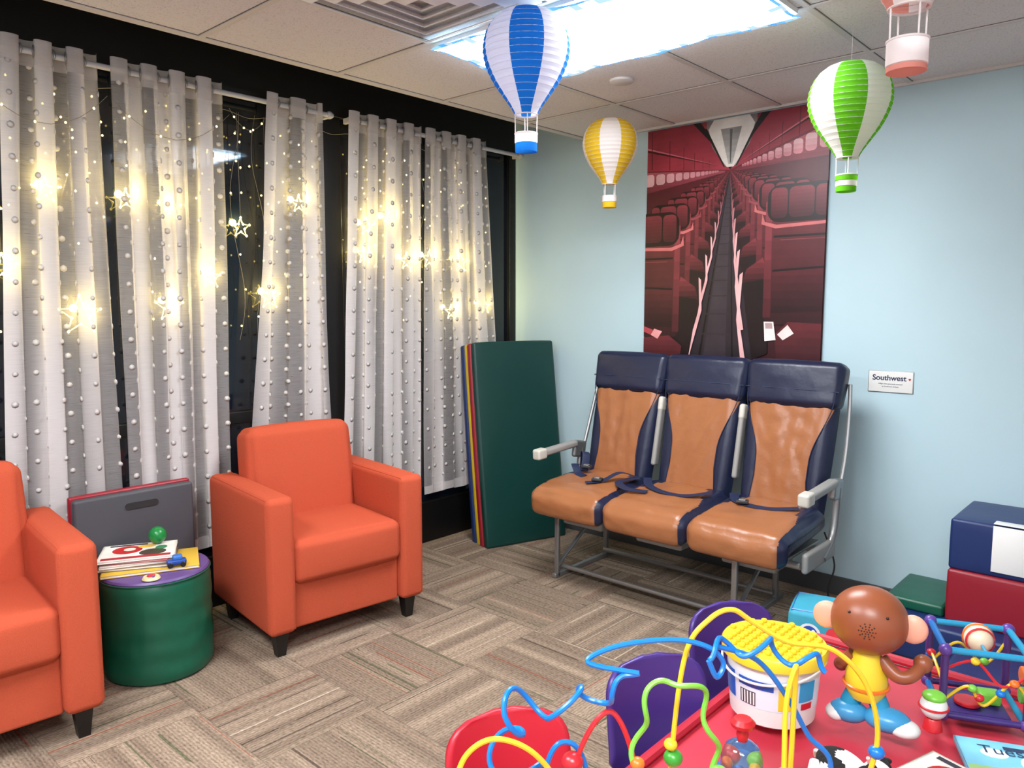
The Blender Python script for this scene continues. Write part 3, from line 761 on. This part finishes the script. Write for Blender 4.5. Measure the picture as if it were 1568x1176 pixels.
for q in range(15, -1, -1):
    S = .78 ** q
    for sd, ox0, ox1, ty in ((-1, 76, 166, 62), (1, 56, 152, 38)):
        hz = (1 - S) * .55
        c = lambda r_, g_, b_: mixc((r_ * .92, g_ * .95, b_ * .95), (140, 48, 58), hz * .4)
        X = lambda v_: sd * v_ * S
        G([(X(ox0 - 2), (ty + 92) * S), (X(ox0 - 26), (ty + 108) * S), (X(ox0 - 33), (ty + 130) * S), (X(ox0 + 8), (ty + 128) * S)], c(140, 52, 60), c(50, 15, 21), 5)
        pk_ = (226, 172, 172) if q < 3 else mixc((226, 172, 172), (140, 68, 76), min(1, (q - 2) / 5))
        pk2 = (200, 108, 108) if q < 2 else (150, 70, 76)
        if sd > 0: A([(X(ox0 - 36), (ty + 116) * S), (X(ox0 - 31), (ty + 112) * S), (X(ox0 - 35), (ty + 180) * S), (X(ox0 - 20), (ty + 262) * S), (X(ox0 - 28), (ty + 264) * S), (X(ox0 - 39), (ty + 182) * S)], pk_)
        else: A([(X(ox0 - 36), (ty + 98) * S), (X(ox0 - 32), (ty + 94) * S), (X(ox0 - 34), (ty + 140) * S), (X(ox0 - 8), (ty + 235) * S), (X(ox0 + 2), (ty + 262) * S), (X(ox0 - 6), (ty + 264) * S), (X(ox0 - 38), (ty + 144) * S)], pk_)
        A([(X(ox0 - 32), (ty + 128) * S), (X(ox0 + 6), (ty + 122) * S), (X(ox0 + 8), (ty + 230) * S), (X(ox0 - 14), (ty + 240) * S)], c(26, 9, 14))
        body = [(sd * a, b_) for a, b_ in rrect(ox0 * S, ox1 * S, ty * S, (ty + 188) * S, 15 * S)]; G(body, c(128, 44, 52), c(48, 15, 22), 16)
        G([(X(ox0), (ty + 14) * S), (X(ox0 + 9), (ty + 14) * S), (X(ox0 + 11), (ty + 178) * S), (X(ox0), (ty + 178) * S)], c(160, 64, 72), c(76, 24, 32), 6)
        A([(sd * a, b_) for a, b_ in rrect((ox0 + 2) * S, (ox1 - 1) * S, (ty - 8) * S, (ty + 44) * S, 17 * S)], c(30, 9, 13))
        for dx0, dx1 in ((7, 30), (32, 66), (68, 96)):
            x0_, x1_ = min(ox0 + dx0, ox1 - 6), min(ox0 + dx1, ox1 - 4)
            if x1_ - x0_ > 6: G([(sd * a, b_) for a, b_ in rrect(x0_ * S, x1_ * S, (ty - 4) * S, (ty + 38) * S, 7 * S)], c(142, 52, 62), c(70, 20, 28), 8)
        A([(X(ox0 - 5), (ty + 30) * S), (X(ox0 - 1), (ty + 42) * S), (X(ox0 + 16), (ty + 47) * S), (X(ox1), (ty + 45) * S), (X(ox1), (ty + 49) * S), (X(ox0 + 14), (ty + 52) * S), (X(ox0 - 6), (ty + 45) * S)], pk2)
        A([(X(ox0 + 12), (ty + 62) * S), (X(ox1 - 6), (ty + 62) * S), (X(ox1 - 6), (ty + 65) * S), (X(ox0 + 12), (ty + 65) * S)], c(28, 8, 12))
        A([(X(ox0 + 22), (ty + 68) * S), (X(ox1 - 6), (ty + 68) * S), (X(ox1 - 6), (ty + 69) * S), (X(ox0 + 22), (ty + 69) * S)], c(150, 62, 70))
        G([(X(ox0 + 12), (ty + 112) * S), (X(ox1 - 4), (ty + 108) * S), (X(ox1 - 4), (ty + 168) * S), (X(ox0 + 12), (ty + 172) * S)], c(92, 30, 38), c(36, 11, 17), 6)
        A([(X(ox0 + 12), (ty + 110) * S), (X(ox1 - 4), (ty + 106) * S), (X(ox1 - 4), (ty + 109) * S), (X(ox0 + 12), (ty + 113) * S)], c(22, 6, 10))
G([(-150, 252), (-92, 246), (-70, 262), (-76, 300), (-150, 310)], (104, 36, 44), (38, 12, 18), 8); G([(150, 224), (92, 222), (74, 240), (80, 300), (150, 310)], (96, 34, 40), (34, 10, 16), 8)
A([(58, 222), (72, 222), (76, 248), (60, 250)], (232, 222, 218)); A([(60, 224), (70, 224), (71, 232), (61, 232)], (176, 148, 148)); A([(78, 240), (92, 226), (101, 238), (86, 248)], (236, 216, 212)); A([(-118, 236), (-104, 240), (-112, 252), (-124, 246)], (232, 156, 156)); A([(-138, 232), (-120, 238), (-124, 246), (-140, 240)], (172, 62, 72))
pr = root('airplane_cabin_poster', (1.07, -.014, ZC - .02 - ph_), 0)
part('board', pr, rb(pw + .002, .008, ph_ + .002, .001, 1), pl((40, 14, 20)), T(pw / 2, .006, ph_ / 2))
flat_print('print', pol, m_poster, pr, step=.000016)

# sign
sg = root('wall_sign', (2.46, -.004, 1.122), 0)
part('plate', sg, rb(.2, .006, .10, .002, 2), pl(WHT), T(0, .0, 0)); part('plate_edge', sg, rb(.206, .004, .106, .002, 2), m_metal, T(0, .002, 0))
def text(name, s, size, loc, m, parent):
    c = bpy.data.curves.new(name, 'FONT'); c.body = s; c.size = size; c.align_x = 'CENTER'; c.extrude = .0004; c.materials.append(m)
    o = bpy.data.objects.new(name, c); SC.collection.objects.link(o); o.location = loc; o.rotation_euler = (pi / 2, 0, 0); o.parent = parent; return o
tx = text('title_text', 'Southwest', .036, (-.006, -.0036, .008), pl((30, 30, 70)), sg); tx.data.offset = .0006
part('heart_mark', sg, extr([(0, -.006), (.006, .001), (.005, .005), (.002, .006), (0, .003), (-.002, .006), (-.005, .005), (-.006, .001)], -.0004, .0004), pl(RED), T(.086, -.0036, .016))
text('line_text', 'Inflight seats graciously donated', .0085, (0, -.0036, -.012), pl((70, 70, 90)), sg); text('line_text_b', 'by Southwest Airlines', .0085, (0, -.0036, -.025), pl((70, 70, 90)), sg)

# ------------------------------------------------------------ hot-air balloon lanterns
def paper(c): return mat('paper_%d_%d_%d' % c, c, .8, translucent=.45, spec=.1)
m_pw = paper((240, 234, 232))
def lantern(loc, D, col, rot, basket_parts, hs=None):
    r_ = root('hot_air_balloon_lantern', loc, rot); mc = paper(col); R = D / 2; H = 1.17 * D
    key = catmull([(.05, 0, 0), (.40, .025, 0), (.72, .10, 0), (.93, .23, 0), (1, .38, 0), (.95, .52, 0), (.78, .68, 0), (.55, .82, 0), (.36, .93, 0), (.27, 1.0, 0)], 6)
    N = 17; prof = []
    def at(t):
        for a, b_ in zip(key[:-1], key[1:]):
            if b_.y >= t: return a.x + (b_.x - a.x) * ((t - a.y) / max(1e-6, b_.y - a.y))
        return key[-1].x
    for i in range(N * 2 + 1):
        t = i / (2 * N); rr = at(t) * R; rr *= (1.0 if i % 2 == 0 else .985); prof.append((rr, H * (.4 - t)))
    n = 48; vf = lathe(prof, n)
    mb = MB(); mb.add(vf, None, None, mfun=lambda q: mc if ((q % n) // 6) % 2 == 0 else m_pw); mb.build('envelope', r_, ang=8, flipfix=True)
    ribs = MB()
    for i in range(1, N):
        rr = prof[2 * i][0]; ribs.add(tube([(rr * cos(2 * pi * a / 32), rr * sin(2 * pi * a / 32), prof[2 * i][1]) for a in range(32)], .0008, 4, True), m_pw)
    ribs.build('wire_ribs', r_)
    zn = H * (.4 - 1); br = .037 * D / .29; gap = .062 * D / .29; bh = .060 * D / .29
    part('neck_ring', r_, tube([(br * cos(2 * pi * a / 28), br * sin(2 * pi * a / 28), zn) for a in range(28)], .003, 6, True), m_pw)
    s = MB()
    for a in range(4):
        c_, s_ = cos(a * pi / 2 + .5), sin(a * pi / 2 + .5); s.add(tube([(br * c_, br * s_, zn), (br * c_ * .98, br * s_ * .98, zn - gap)], .0018, 5), m_pw)
    s.add(tube([(0, 0, H * .39), (0, 0, ZC - .032 - loc[2])], .0006, 4), m_pw); s.add(tube([(0, 0, H * .395), (0, 0, H * .40)], R * .06, 12), m_pw)
    s.build('strings', r_)
    z = zn - gap; bm_ = {'c': mc, 'w': m_pw}
    hs = hs or [1 / len(basket_parts)] * len(basket_parts)
    for i, q in enumerate(basket_parts):
        z1 = z - bh * hs[i]; r1 = br * (1 - .04 * i)
        part('basket_%d' % i, r_, lathe([(r1 - .002, z), (r1 + .001, z - .001), (r1 + .001, z1 + .001), (r1 - .003, z1)] + ([(0, z1)] if i == len(basket_parts) - 1 else []), 32), bm_[q])
        z = z1
    part('basket_rim', r_, tube([(br * cos(2 * pi * a / 28), br * sin(2 * pi * a / 28), zn - gap) for a in range(28)], .0028, 6, True), m_pw)
lantern((1.835, -1.975, 2.335), .292, (28, 112, 190), -71, 'wc')
lantern((1.23, -.625, 2.315), .285, (226, 188, 50), -122, 'wc')
lantern((2.567, -1.04, 2.228), .288, (106, 188, 38), -93, 'cwc')
lantern((3.118, -2.338, 2.256), .282, (222, 150, 136), -163, 'wc', (.8, .2))

# ------------------------------------------------------------ foam blocks
fb = root('foam_block_stack', (0, 0, 0))
part('base_blue', fb, rb(.95, .50, .165, .012, 3, 6, .004), m_bluev, T(3.09, -.285, .083)); part('green_slab', fb, rb(.23, .36, .05, .012, 3, 4, .003), m_green, T(2.715, -.23, .191))
part('red_block', fb, rb(.72, .41, .225, .012, 3, 6, .006), m_redv, T(3.20, -.225, .28)); part('blue_block', fb, rb(.70, .40, .215, .012, 3, 6, .006), m_bluev, T(3.19, -.22, .50))
part('front_blue', fb, rb(.62, .40, .16, .012, 3, 6, .004), m_bluev, T(3.25, -.75, .081))
pn = MB(); pn.add(rb(.13, .0015, .19, .0006, 1), m_white, T(3.06, -.4275, .512)); pn.add(rb(.13, .06, .0015, .0006, 1), m_white, T(3.06, -.398, .6145)); pn.build('paper_note', fb)
cube = root('fabric_toy_cube', (2.485, -.87, 0), 14); m_aqua = mat('aqua_fabric', (58, 158, 184), .7, bump=.1, bscale=30, var=.15, vscale=12)
part('body', cube, rb(.225, .225, .27, .022, 4, 6, .008), m_aqua, T(0, 0, .136))
flat_print('printed_character', [(oval(-.03, .18, .045, .05), (235, 235, 238)), (oval(-.03, .18, .034, .04), (40, 80, 180)), (oval(-.045, .195, .008, .012), (245, 245, 245)), (oval(-.015, .195, .008, .012), (245, 245, 245)), (R01(.03, .08, .06, .14), (200, 40, 50)), (R01(-.09, -.04, .05, .11), (240, 210, 60)), (oval(.06, .20, .028, .028), (230, 60, 70))], m_print, cube, loc=(0, -.1215, 0), step=.0002)
part('lid_piping', cube, tube([(-.1, -.1, .268), (.1, -.1, .268), (.1, .1, .268), (-.1, .1, .268)], .005, 6, True), pl((40, 90, 180)))

# ------------------------------------------------------------ kids table, chairs
tb = root('kids_table', (3.31, -2.47, 0))
tv_, tf_ = extr(rrect(-.59, .59, -.79, .79, .06, 6), 0, .026)
part('top', tb, (tv_, tf_), m_tabletop, T(0, 0, .474, rx=90) @ T(0, -.026, 0))
rim = [(x, y, .4875) for x, y in rrect(-.592, .592, -.792, .792, .06, 6)]
part('edge_band', tb, tube(rim, .0125, 8, True), mat('table_edge', (180, 38, 56), .4))
lg = MB()
for sx in (-.52, .52):
    for sy in (-.72, .72): lg.add(cyl(.018, .472, 16), m_chrome, T(sx, sy, .001)); lg.add(cyl(.024, .02, 16), m_dark, T(sx, sy, 0))
lg.build('legs', tb)

def kid_chair(loc, rz, m):
    r_ = root('kids_chair', loc, rz)
    path = catmull([(0, -.15, .292), (0, -.13, .305), (0, 0, .300), (0, .085, .300), (0, .125, .335), (0, .140, .41), (0, .158, .52), (0, .175, .615)], 7)
    n = len(path); NU = 20; vs = []; fs = []
    for i, p in enumerate(path):
        t = i / (n - 1)
        if t < .12: w = .115 + .025 * (t / .12) ** .5
        elif t < .5: w = .14
        elif t < .66: w = .14 - .030 * sin((t - .5) / .16 * pi)
        elif t < .86: w = .14
        else: w = .14 * max(.02, (1 - ((t - .86) / .14) ** 3)) ** .5
        for j in range(NU + 1):
            u = -1 + 2 * j / NU; back = max(0, min(1, (t - .55) / .15))
            vs.append(Vector((u * w, p.y - .028 * (u * w / .14) ** 2 * back, p.z + .012 * u * u * (1 - back))))
    for i in range(n - 1):
        for j in range(NU): fs.append([i * (NU + 1) + j, i * (NU + 1) + j + 1, (i + 1) * (NU + 1) + j + 1, (i + 1) * (NU + 1) + j])
    o = part('shell', r_, (vs, fs), m, ang=60); so = o.modifiers.new('t', 'SOLIDIFY'); so.thickness = .012; so.offset = 0
    lg = MB()
    for sx in (-1, 1):
        lg.add(tube(catmull([(sx * .14, -.14, .008), (sx * .12, -.11, .16), (sx * .11, -.09, .287)], 5), .009, 8), m_chrome)
        lg.add(tube(catmull([(sx * .14, .16, .008), (sx * .12, .12, .16), (sx * .11, .08, .287)], 5), .009, 8), m_chrome)
        lg.add(tube([(sx * .11, -.09, .286), (sx * .11, .08, .286)], .008, 8), m_chrome)
    lg.build('legs', r_)
kid_chair((2.745, -2.44, 0), 62, m_chairpurple); kid_chair((2.72, -2.0, 0), 58, m_chairpurple); kid_chair((2.645, -2.885, 0), 60, m_chairred)

TZ = .5005
# ------------------------------------------------------------ bucket with stud lid
bk = root('toy_bucket', (2.845, -2.20, TZ), 0)
part('pail', bk, lathe([(0, 0), (.095, 0), (.10, .004), (.112, .155), (.117, .157), (.117, .165), (.112, .167), (.0, .167)], 56), pl(WHT, .35))
part('lid', bk, lathe([(.118, .150), (.124, .150), (.125, .172), (.121, .178), (0, .178)], 56), pl(YEL))
sd = MB()
for i in range(-5, 6):
    for j in range(-5, 6):
        x, y = i * .0215, j * .0215
        if x * x + y * y < .108 ** 2: sd.add(cyl(.0075, .009, 14), pl(YEL), T(x, y, .1775))
sd.build('studs', bk)
def arc_patch(a0, a1, z0, z1, off, n=14):
    vs = []
    for k in range(n + 1):
        a = radians(a0 + (a1 - a0) * k / n)
        for z in (z0, z1): r = .1003 + (.112 - .1003) * z / .155 + off; vs.append(Vector((r * cos(a), r * sin(a), z)))
    return vs, [[2 * k, 2 * k + 2, 2 * k + 3, 2 * k + 1] for k in range(n)]
lb = MB(); lb.add(arc_patch(-175, 5, .045, .125, .0006), pl((215, 222, 230))); lb.add(arc_patch(-165, -120, .05, .118, .0012), pl((40, 90, 180))); lb.add(arc_patch(-112, -66, .095, .116, .0012), pl((40, 90, 180))); lb.add(arc_patch(-110, -88, .05, .085, .0012), pl((60, 60, 66)))
for q in range(5): lb.add(arc_patch(-108 + q * 4.2, -106 + q * 4.2, .052, .083, .0016), pl(WHT))
lb.add(arc_patch(-60, -38, .05, .12, .0012), pl(YEL)); lb.add(arc_patch(-34, -10, .07, .12, .0012), pl((40, 150, 200))); lb.add(arc_patch(-30, -12, .05, .066, .0012), pl(RED)); lb.build('label', bk, flipfix=False)
part('handle', bk, tube([(.122 * cos(radians(a)), .122 * sin(radians(a)), .148 - .035 * sin(radians(a + 190))) for a in range(-190, 11, 8)], .003, 6), pl(WHT))

# ------------------------------------------------------------ toy monkey (seen from behind)
mk = root('toy_monkey', (3.035, -2.11, TZ), 14); br = pl((140, 76, 46), .35); pe = pl((226, 164, 138), .4)
part('head', mk, ell(.086, .077, .080, 36, 24), br, T(0, 0, .255)); part('face', mk, ell(.066, .03, .055), pe, T(0, .06, .245)); part('muzzle', mk, ell(.035, .028, .025), pe, T(0, .088, .232))
ff = MB()
for s in (-1, 1):
    ff.add(ell(.010, .005, .013), pl((20, 20, 20)), T(s * .025, .088, .268)); ff.add(ell(.032, .014, .034), pe, T(s * .092, -.004, .252))
ff.build('ears_and_eyes', mk)
hl = MB()
for ri, nn in ((0, 1), (.006, 6), (.012, 10), (.018, 10)):
    for q in range(nn):
        a = 2 * pi * q / nn; x, z = ri * cos(a), ri * sin(a)
        y = -.077 * math.sqrt(max(0, 1 - (x / .086) ** 2 - (z / .080) ** 2)); hl.add(ell(.0017, .0014, .0017, 8, 6), pl((30, 15, 10)), T(x, y, .255 + z))
for s in (-1, 1): hl.add(ell(.0035, .003, .0035, 8, 6), pl((30, 15, 10)), T(s * .04, -.061, .289))
hl.build('speaker_holes', mk)
part('body', mk, lathe([(0, .06), (.035, .065), (.048, .09), (.046, .125), (.034, .16), (.026, .19), (0, .195)], 32), pl(YEL)); part('belt', mk, tube([(.049 * cos(2 * pi * a / 30), .049 * sin(2 * pi * a / 30), .098) for a in range(30)], .004, 6, True), pl(ORG))
am = MB(); am.add(tube(catmull([(.03, 0, .165), (.065, -.02, .140), (.095, -.015, .145), (.115, .01, .165)], 8), lambda t: .017 - .003 * t, 12), br); am.add(ell(.021, .021, .021), br, T(.117, .012, .168))
am.add(tube(catmull([(-.03, 0, .165), (-.055, .01, .135), (-.06, .045, .115)], 8), lambda t: .015 - .002 * t, 12), br); am.add(ell(.017, .017, .017), br, T(-.06, .047, .113)); am.build('arms', mk)
lgk = MB()
for s in (-1, 1):
    lgk.add(tube(catmull([(s * .02, 0, .075), (s * .032, -.005, .05), (s * .036, -.01, .03)], 6), .022, 14), pl(TEAL))
lgk.add(ell(.044, .034, .026), pl((60, 144, 192)), T(-.034, -.012, .027)); lgk.add(ell(.052, .036, .028), pl((60, 144, 192)), T(.05, -.02, .029)); lgk.add(ell(.035, .032, .02), pl(WHT), T(.085, -.028, .021)); lgk.add(ell(.026, .028, .019), pl(WHT), T(-.06, -.016, .02))
lgk.build('legs_and_shoes', mk)
rt = root('toy_rattle', (3.165, -2.035, TZ), 0)
part('ball', rt, ell(.030, .030, .030), pl(WHT), T(0, 0, .058)); part('cap', rt, ell(.026, .026, .013), pl(GRN), T(0, 0, .082)); part('base', rt, cyl(.022, .03, 24, .017), pl(RED)); part('band', rt, tube([(.0305 * cos(2 * pi * a / 24), .0305 * sin(2 * pi * a / 24), .058) for a in range(24)], .003, 6, True), pl(RED))

# ------------------------------------------------------------ activity bead cube
bc = root('activity_cube', (3.215, -1.86, TZ), 24); h = .088; z0, z1 = .016, .178
cb = MB()
for sx in (-1, 1):
    for sy in (-1, 1):
        cb.add(tube([(sx * h, sy * h, z0), (sx * h, sy * h, z1)], .009, 10), pl((70, 48, 110)))
        for z in (z0, z1): cb.add(ell(.015, .015, .015), pl((88, 60, 140)), T(sx * h, sy * h, z))
for z in (z0, z1):
    for s in (-1, 1):
        cb.add(tube([(-h, s * h, z), (h, s * h, z)], .008, 10), pl(TEAL) if z == z1 else pl((60, 44, 110))); cb.add(tube([(s * h, -h, z), (s * h, h, z)], .008, 10), pl((20, 100, 170)) if s < 0 else pl(TEAL))
cb.build('frame', bc)
wi = MB()
wi.add(tube(catmull([(-h, -h, .05), (-.04, -.10, .10), (0, -.085, .05), (.05, -.10, .12), (h, -h, .08)], 8), .0035, 6), pl(YEL)); wi.add(tube(catmull([(-h, -h, .13), (-.02, -.07, .15), (.03, -.10, .11), (h, -h, .14)], 8), .0035, 6), pl(RED))
wi.add(tube(catmull([(-h, h, .06), (-.03, .06, .14), (.04, .09, .08), (h, h, .15)], 8), .0035, 6), pl(YEL)); wi.add(tube(catmull([(-h, -h, .09), (-.1, 0, .13), (-h, h, .07)], 8), .0035, 6), pl(YEL))
for (x, y, z, c) in ((-.03, -.098, .095, GRN), (-.012, -.09, .07, RED), (.03, -.095, .09, BLUE), (.055, -.1, .12, ORG), (-.02, -.07, .15, YEL), (.04, .09, .085, GRN), (-.1, 0, .13, RED), (-.096, .03, .11, BLUE)): wi.add(ell(.011, .011, .009, 14, 8), pl(c), T(x, y, z))
wi.add(tube([(0, -h, z1), (0, h, z1)], .004, 6), pl(TEAL)); wi.add(ell(.034, .04, .034), pl((225, 205, 175)), T(0, 0, z1 + .004)); wi.add(lathe([(.0345, -.005), (.036, 0), (.0345, .005)], 24), pl(ORG), T(0, 0, z1 + .004, rx=90)); wi.add(lathe([(.0315, .017), (.033, .021), (.030, .025)], 24), pl(RED), T(0, 0, z1 + .004, rx=90))
wi.add(cyl(.022, .012, 20), pl(ORG), T(h + .008, 0, .10, ry=90)); wi.add(cyl(.02, .012, 20), pl(GRN), T(h + .008, 0, .05, ry=90)); wi.add(cyl(.03, .010, 24), pl(RED), T(-.02, -.02, .02)); wi.add(rb(.05, .04, .03, .006, 2), pl(GRN), T(.03, .0, .035)); wi.add(rb(.13, .13, .008, .003, 1), pl((60, 44, 110)), T(0, 0, .012))
wi.build('wires_and_beads', bc)

# ------------------------------------------------------------ books, cow, popper on table
story = [(R01(-.48, .48, -.48, .48), (120, 190, 215)), (R01(-.48, .48, -.48, -.1), (150, 190, 120)), (oval(.15, .05, .16, .2), (230, 225, 215)), (oval(-.2, .2, .12, .1), (245, 245, 245)), (R01(-.35, -.05, -.35, -.2), (200, 70, 60)), (R01(-.1, .3, .3, .38), (40, 60, 90))]
bb = book('picture_book', (3.355, -2.09, TZ), 24, .23, .19, .012, (120, 180, 205), story)
text2 = bpy.data.curves.new('cover_title', 'FONT'); text2.body = 'Tuesday'; text2.size = .045; text2.align_x = 'CENTER'; text2.materials.append(pl((30, 60, 90))); to = bpy.data.objects.new('cover_title', text2); SC.collection.objects.link(to); to.parent = bb; to.location = (0, .035, .0145)
book('picture_book', (3.27, -2.27, TZ), -18, .22, .18, .012, (215, 215, 198), cartoon); book('picture_book', (3.10, -2.46, TZ), 30, .20, .16, .014, (230, 196, 60), [(R01(-.4, .1, -.4, .1), (204, 50, 50)), (oval(.2, .2, .15, .15), (50, 120, 190))])
cw = root('plush_cow', (3.09, -2.42, TZ + .0160), -20); wh = mat('plush_white', (224, 222, 218), .95, bump=.4, bscale=120); bl = mat('plush_black', (22, 22, 24), .95, bump=.4, bscale=120); pk = mat('plush_pink', (230, 165, 160), .9)
cb_ = MB(); bv, bf = ell(.062, .036, .036, 36, 26)
def cowm(q):
    c = sum((bv[i] for i in bf[q]), Vector()) / len(bf[q]); return bl if noise.noise(c * 28 + Vector((3, 1, 2))) > .08 else wh
cb_.add((bv, bf), None, T(0, 0, .036), mfun=cowm); cb_.build('trunk', cw, ang=60)
hd = MB(); hd.add(tube([(.045, 0, .045), (.068, 0, .06)], .024, 14), wh); hd.add(ell(.03, .027, .028), wh, T(.078, 0, .066)); hd.add(ell(.018, .022, .016), pk, T(.102, 0, .058)); hd.add(ell(.016, .014, .02), bl, T(.078, -.017, .074)); hd.add(ell(.016, .014, .02), bl, T(.078, .017, .074))
for s in (-1, 1): hd.add(ell(.008, .018, .006), bl, T(.068, s * .036, .08, rx=s * -15)); hd.add(ell(.003, .003, .004), pl((10, 10, 10)), T(.1, s * .014, .075)); hd.add(tube([(.07, s * .014, .09), (.07, s * .02, .104)], .004, 8), pk)
hd.build('head', cw)
lc = MB()
for sx in (-.045, .04):
    for s in (-1, 1): lc.add(tube(catmull([(sx, s * .024, .03), (sx + .012, s * .044, .018), (sx + .034, s * .05, .013)], 6), lambda t: .015 - .003 * t, 12), wh); lc.add(ell(.013, .012, .012), bl, T(sx + .038, s * .05, .0125))
lc.add(tube(catmull([(-.06, 0, .04), (-.078, .01, .03), (-.085, .02, .012)], 6), .004, 8), wh); lc.build('legs_and_tail', cw)
po = root('toy_popper', (2.915, -2.515, TZ), 0)
part('base', po, lathe([(0, 0), (.052, 0), (.055, .008), (.05, .02), (.044, .024), (0, .024)], 36), pl(BLUE)); part('dome', po, lathe([(.044, .024), (.043, .05), (.034, .072), (.016, .085), (.0, .088)], 32), mat('clear_plastic', (240, 245, 248), .05, trans=.95))
part('knob', po, lathe([(.010, .084), (.013, .10), (.010, .112), (.024, .118), (.026, .126), (.018, .134), (0, .136)], 28), pl(RED)); pb = MB()
for q, c in enumerate((YEL, GRN, RED, ORG, BLUE)): pb.add(ell(.010, .010, .010, 14, 8), pl(c), T(.022 * cos(q * 1.25), .022 * sin(q * 1.25), .035))
pb.build('balls', po)

# ------------------------------------------------------------ bead maze
bmz = root('bead_maze', (3.0, -2.84, TZ), math.degrees(math.atan2(.76, .65)))
part('base_board', bmz, rb(.52, .20, .02, .008, 3, 2), mat('birch_wood', (214, 178, 128), .5, var=.1, vscale=8, stretch=(1, 12, 1)), T(-.04, 0, .0105))
BW = MB()
def wire(P, c, r=.0046): BW.add(tube(catmull(P, 8), r, 8), pl(c))
def coil(P, turns, R, c, r=.0046, n=None):
    C = catmull(P, 24); N = len(C); out = []
    acc = [0]
    for a, b_ in zip(C[:-1], C[1:]): acc.append(acc[-1] + (b_ - a).length)
    for i, p in enumerate(C):
        t = acc[i] / acc[-1]; tg = (C[min(i + 1, N - 1)] - C[max(i - 1, 0)]).normalized(); u = Vector((0, 1, 0)); u = (u - tg * u.dot(tg)).normalized(); w = tg.cross(u)
        env = min(1, t * 6, (1 - t) * 6); a = 2 * pi * turns * t; out.append(p + (w * sin(a) + u * (1 - cos(a)) * .7) * R * env)
    BW.add(tube(out, r, 8), pl(c))
coil([(-.10, .02, .02), (-.24, .0, .15), (-.34, .0, .255), (-.33, -.01, .325), (-.27, 0, .345), (-.21, 0, .325), (-.17, 0, .36), (-.12, 0, .39)], 6.5, .034, BLUE)
wire([(-.12, .0, .39), (-.20, .03, .40), (-.15, .03, .425), (-.06, .02, .436), (.0, .01, .425), (.03, .01, .395), (.015, .0, .375), (.0, 0, .405)], BLUE)
coil([(.0, 0, .405), (.06, 0, .425), (.12, 0, .405), (.17, .0, .40), (.21, 0, .37)], 2.5, .022, BLUE)
wire([(.02, .02, .42), (.10, .03, .385), (.16, .03, .31), (.20, .03, .24), (.24, .02, .18), (.20, .02, .02)], BLUE)
wire([(-.24, -.03, .02), (-.34, -.04, .10), (-.42, -.03, .20), (-.415, -.02, .27), (-.37, -.02, .305), (-.31, -.02, .285), (-.26, -.01, .22), (-.22, 0, .12), (-.20, 0, .02)], YEL)
wire([(-.05, .05, .02), (-.04, .05, .25), (-.02, .05, .40), (.02, .05, .455), (.06, .05, .47), (.10, .05, .445), (.16, .04, .41), (.24, .03, .395), (.30, .02, .33), (.325, .02, .22), (.28, .02, .10), (.20, .04, .02)], YEL)
wire([(.12, -.03, .02), (.125, -.03, .2), (.13, -.02, .33), (.15, -.01, .39), (.155, 0, .34), (.15, 0, .15), (.14, .02, .02)], YEL)
coil([(-.12, -.02, .02), (-.125, -.02, .18), (-.12, -.02, .31), (-.09, -.02, .375), (-.05, -.02, .38), (-.01, -.02, .34), (.01, -.02, .24), (.03, -.02, .12), (.03, -.02, .02)], 7.5, .010, GRN)
wire([(-.22, .03, .02), (-.225, .03, .18), (-.20, .03, .27), (-.16, .03, .31), (-.13, .02, .26), (-.12, .02, .18), (-.15, .03, .02)], RED)
wire([(-.28, .04, .02), (-.27, .04, .2), (-.24, .04, .255), (-.20, .04, .21), (-.18, .04, .02)], BLUE)
wire([(.22, -.05, .02), (.2, -.05, .12), (.16, -.05, .22), (.10, -.05, .18), (.06, -.04, .02)], GRN)
def bead(x, y, z, c, r=.015): BW.add(ell(r, r, r * .85, 18, 10), pl(c), T(x, y, z))
bead(-.225, .03, .225, RED, .019); bead(-.223, .03, .195, RED, .012); bead(-.128, -.02, .22, GRN, .013); bead(-.126, -.02, .245, ORG, .012); bead(-.126, -.02, .196, RED, .013); bead(.015, -.02, .215, GRN, .016); bead(.02, -.02, .19, GRN, .016); bead(-.04, .05, .205, (60, 150, 50), .017); bead(-.045, .05, .23, YEL, .012)
bead(.127, -.03, .21, YEL, .014); bead(.325, .02, .205, BLUE, .014); bead(.10, -.05, .185, ORG, .015); bead(-.415, -.03, .18, RED, .014)
BW.build('wires_and_beads', bmz)

# ------------------------------------------------------------ world + camera
w = bpy.data.worlds.new('World'); SC.world = w; w.use_nodes = True; w.node_tree.nodes['Background'].inputs[0].default_value = (.01, .012, .02, 1); w.node_tree.nodes['Background'].inputs[1].default_value = .3
cd = bpy.data.cameras.new('camera'); co = bpy.data.objects.new('camera', cd); SC.collection.objects.link(co)
cd.sensor_width = 36; cd.lens = 1172 / 1568 * 36; cd.clip_start = .05
co.location = (3.58, -3.97, 1.5); p = radians(6)
d = Vector((-.672 * cos(p), .741 * cos(p), -sin(p)))
q = d.to_track_quat('-Z', 'Y'); co.rotation_mode = 'QUATERNION'; co.rotation_quaternion = q
SC.camera = co
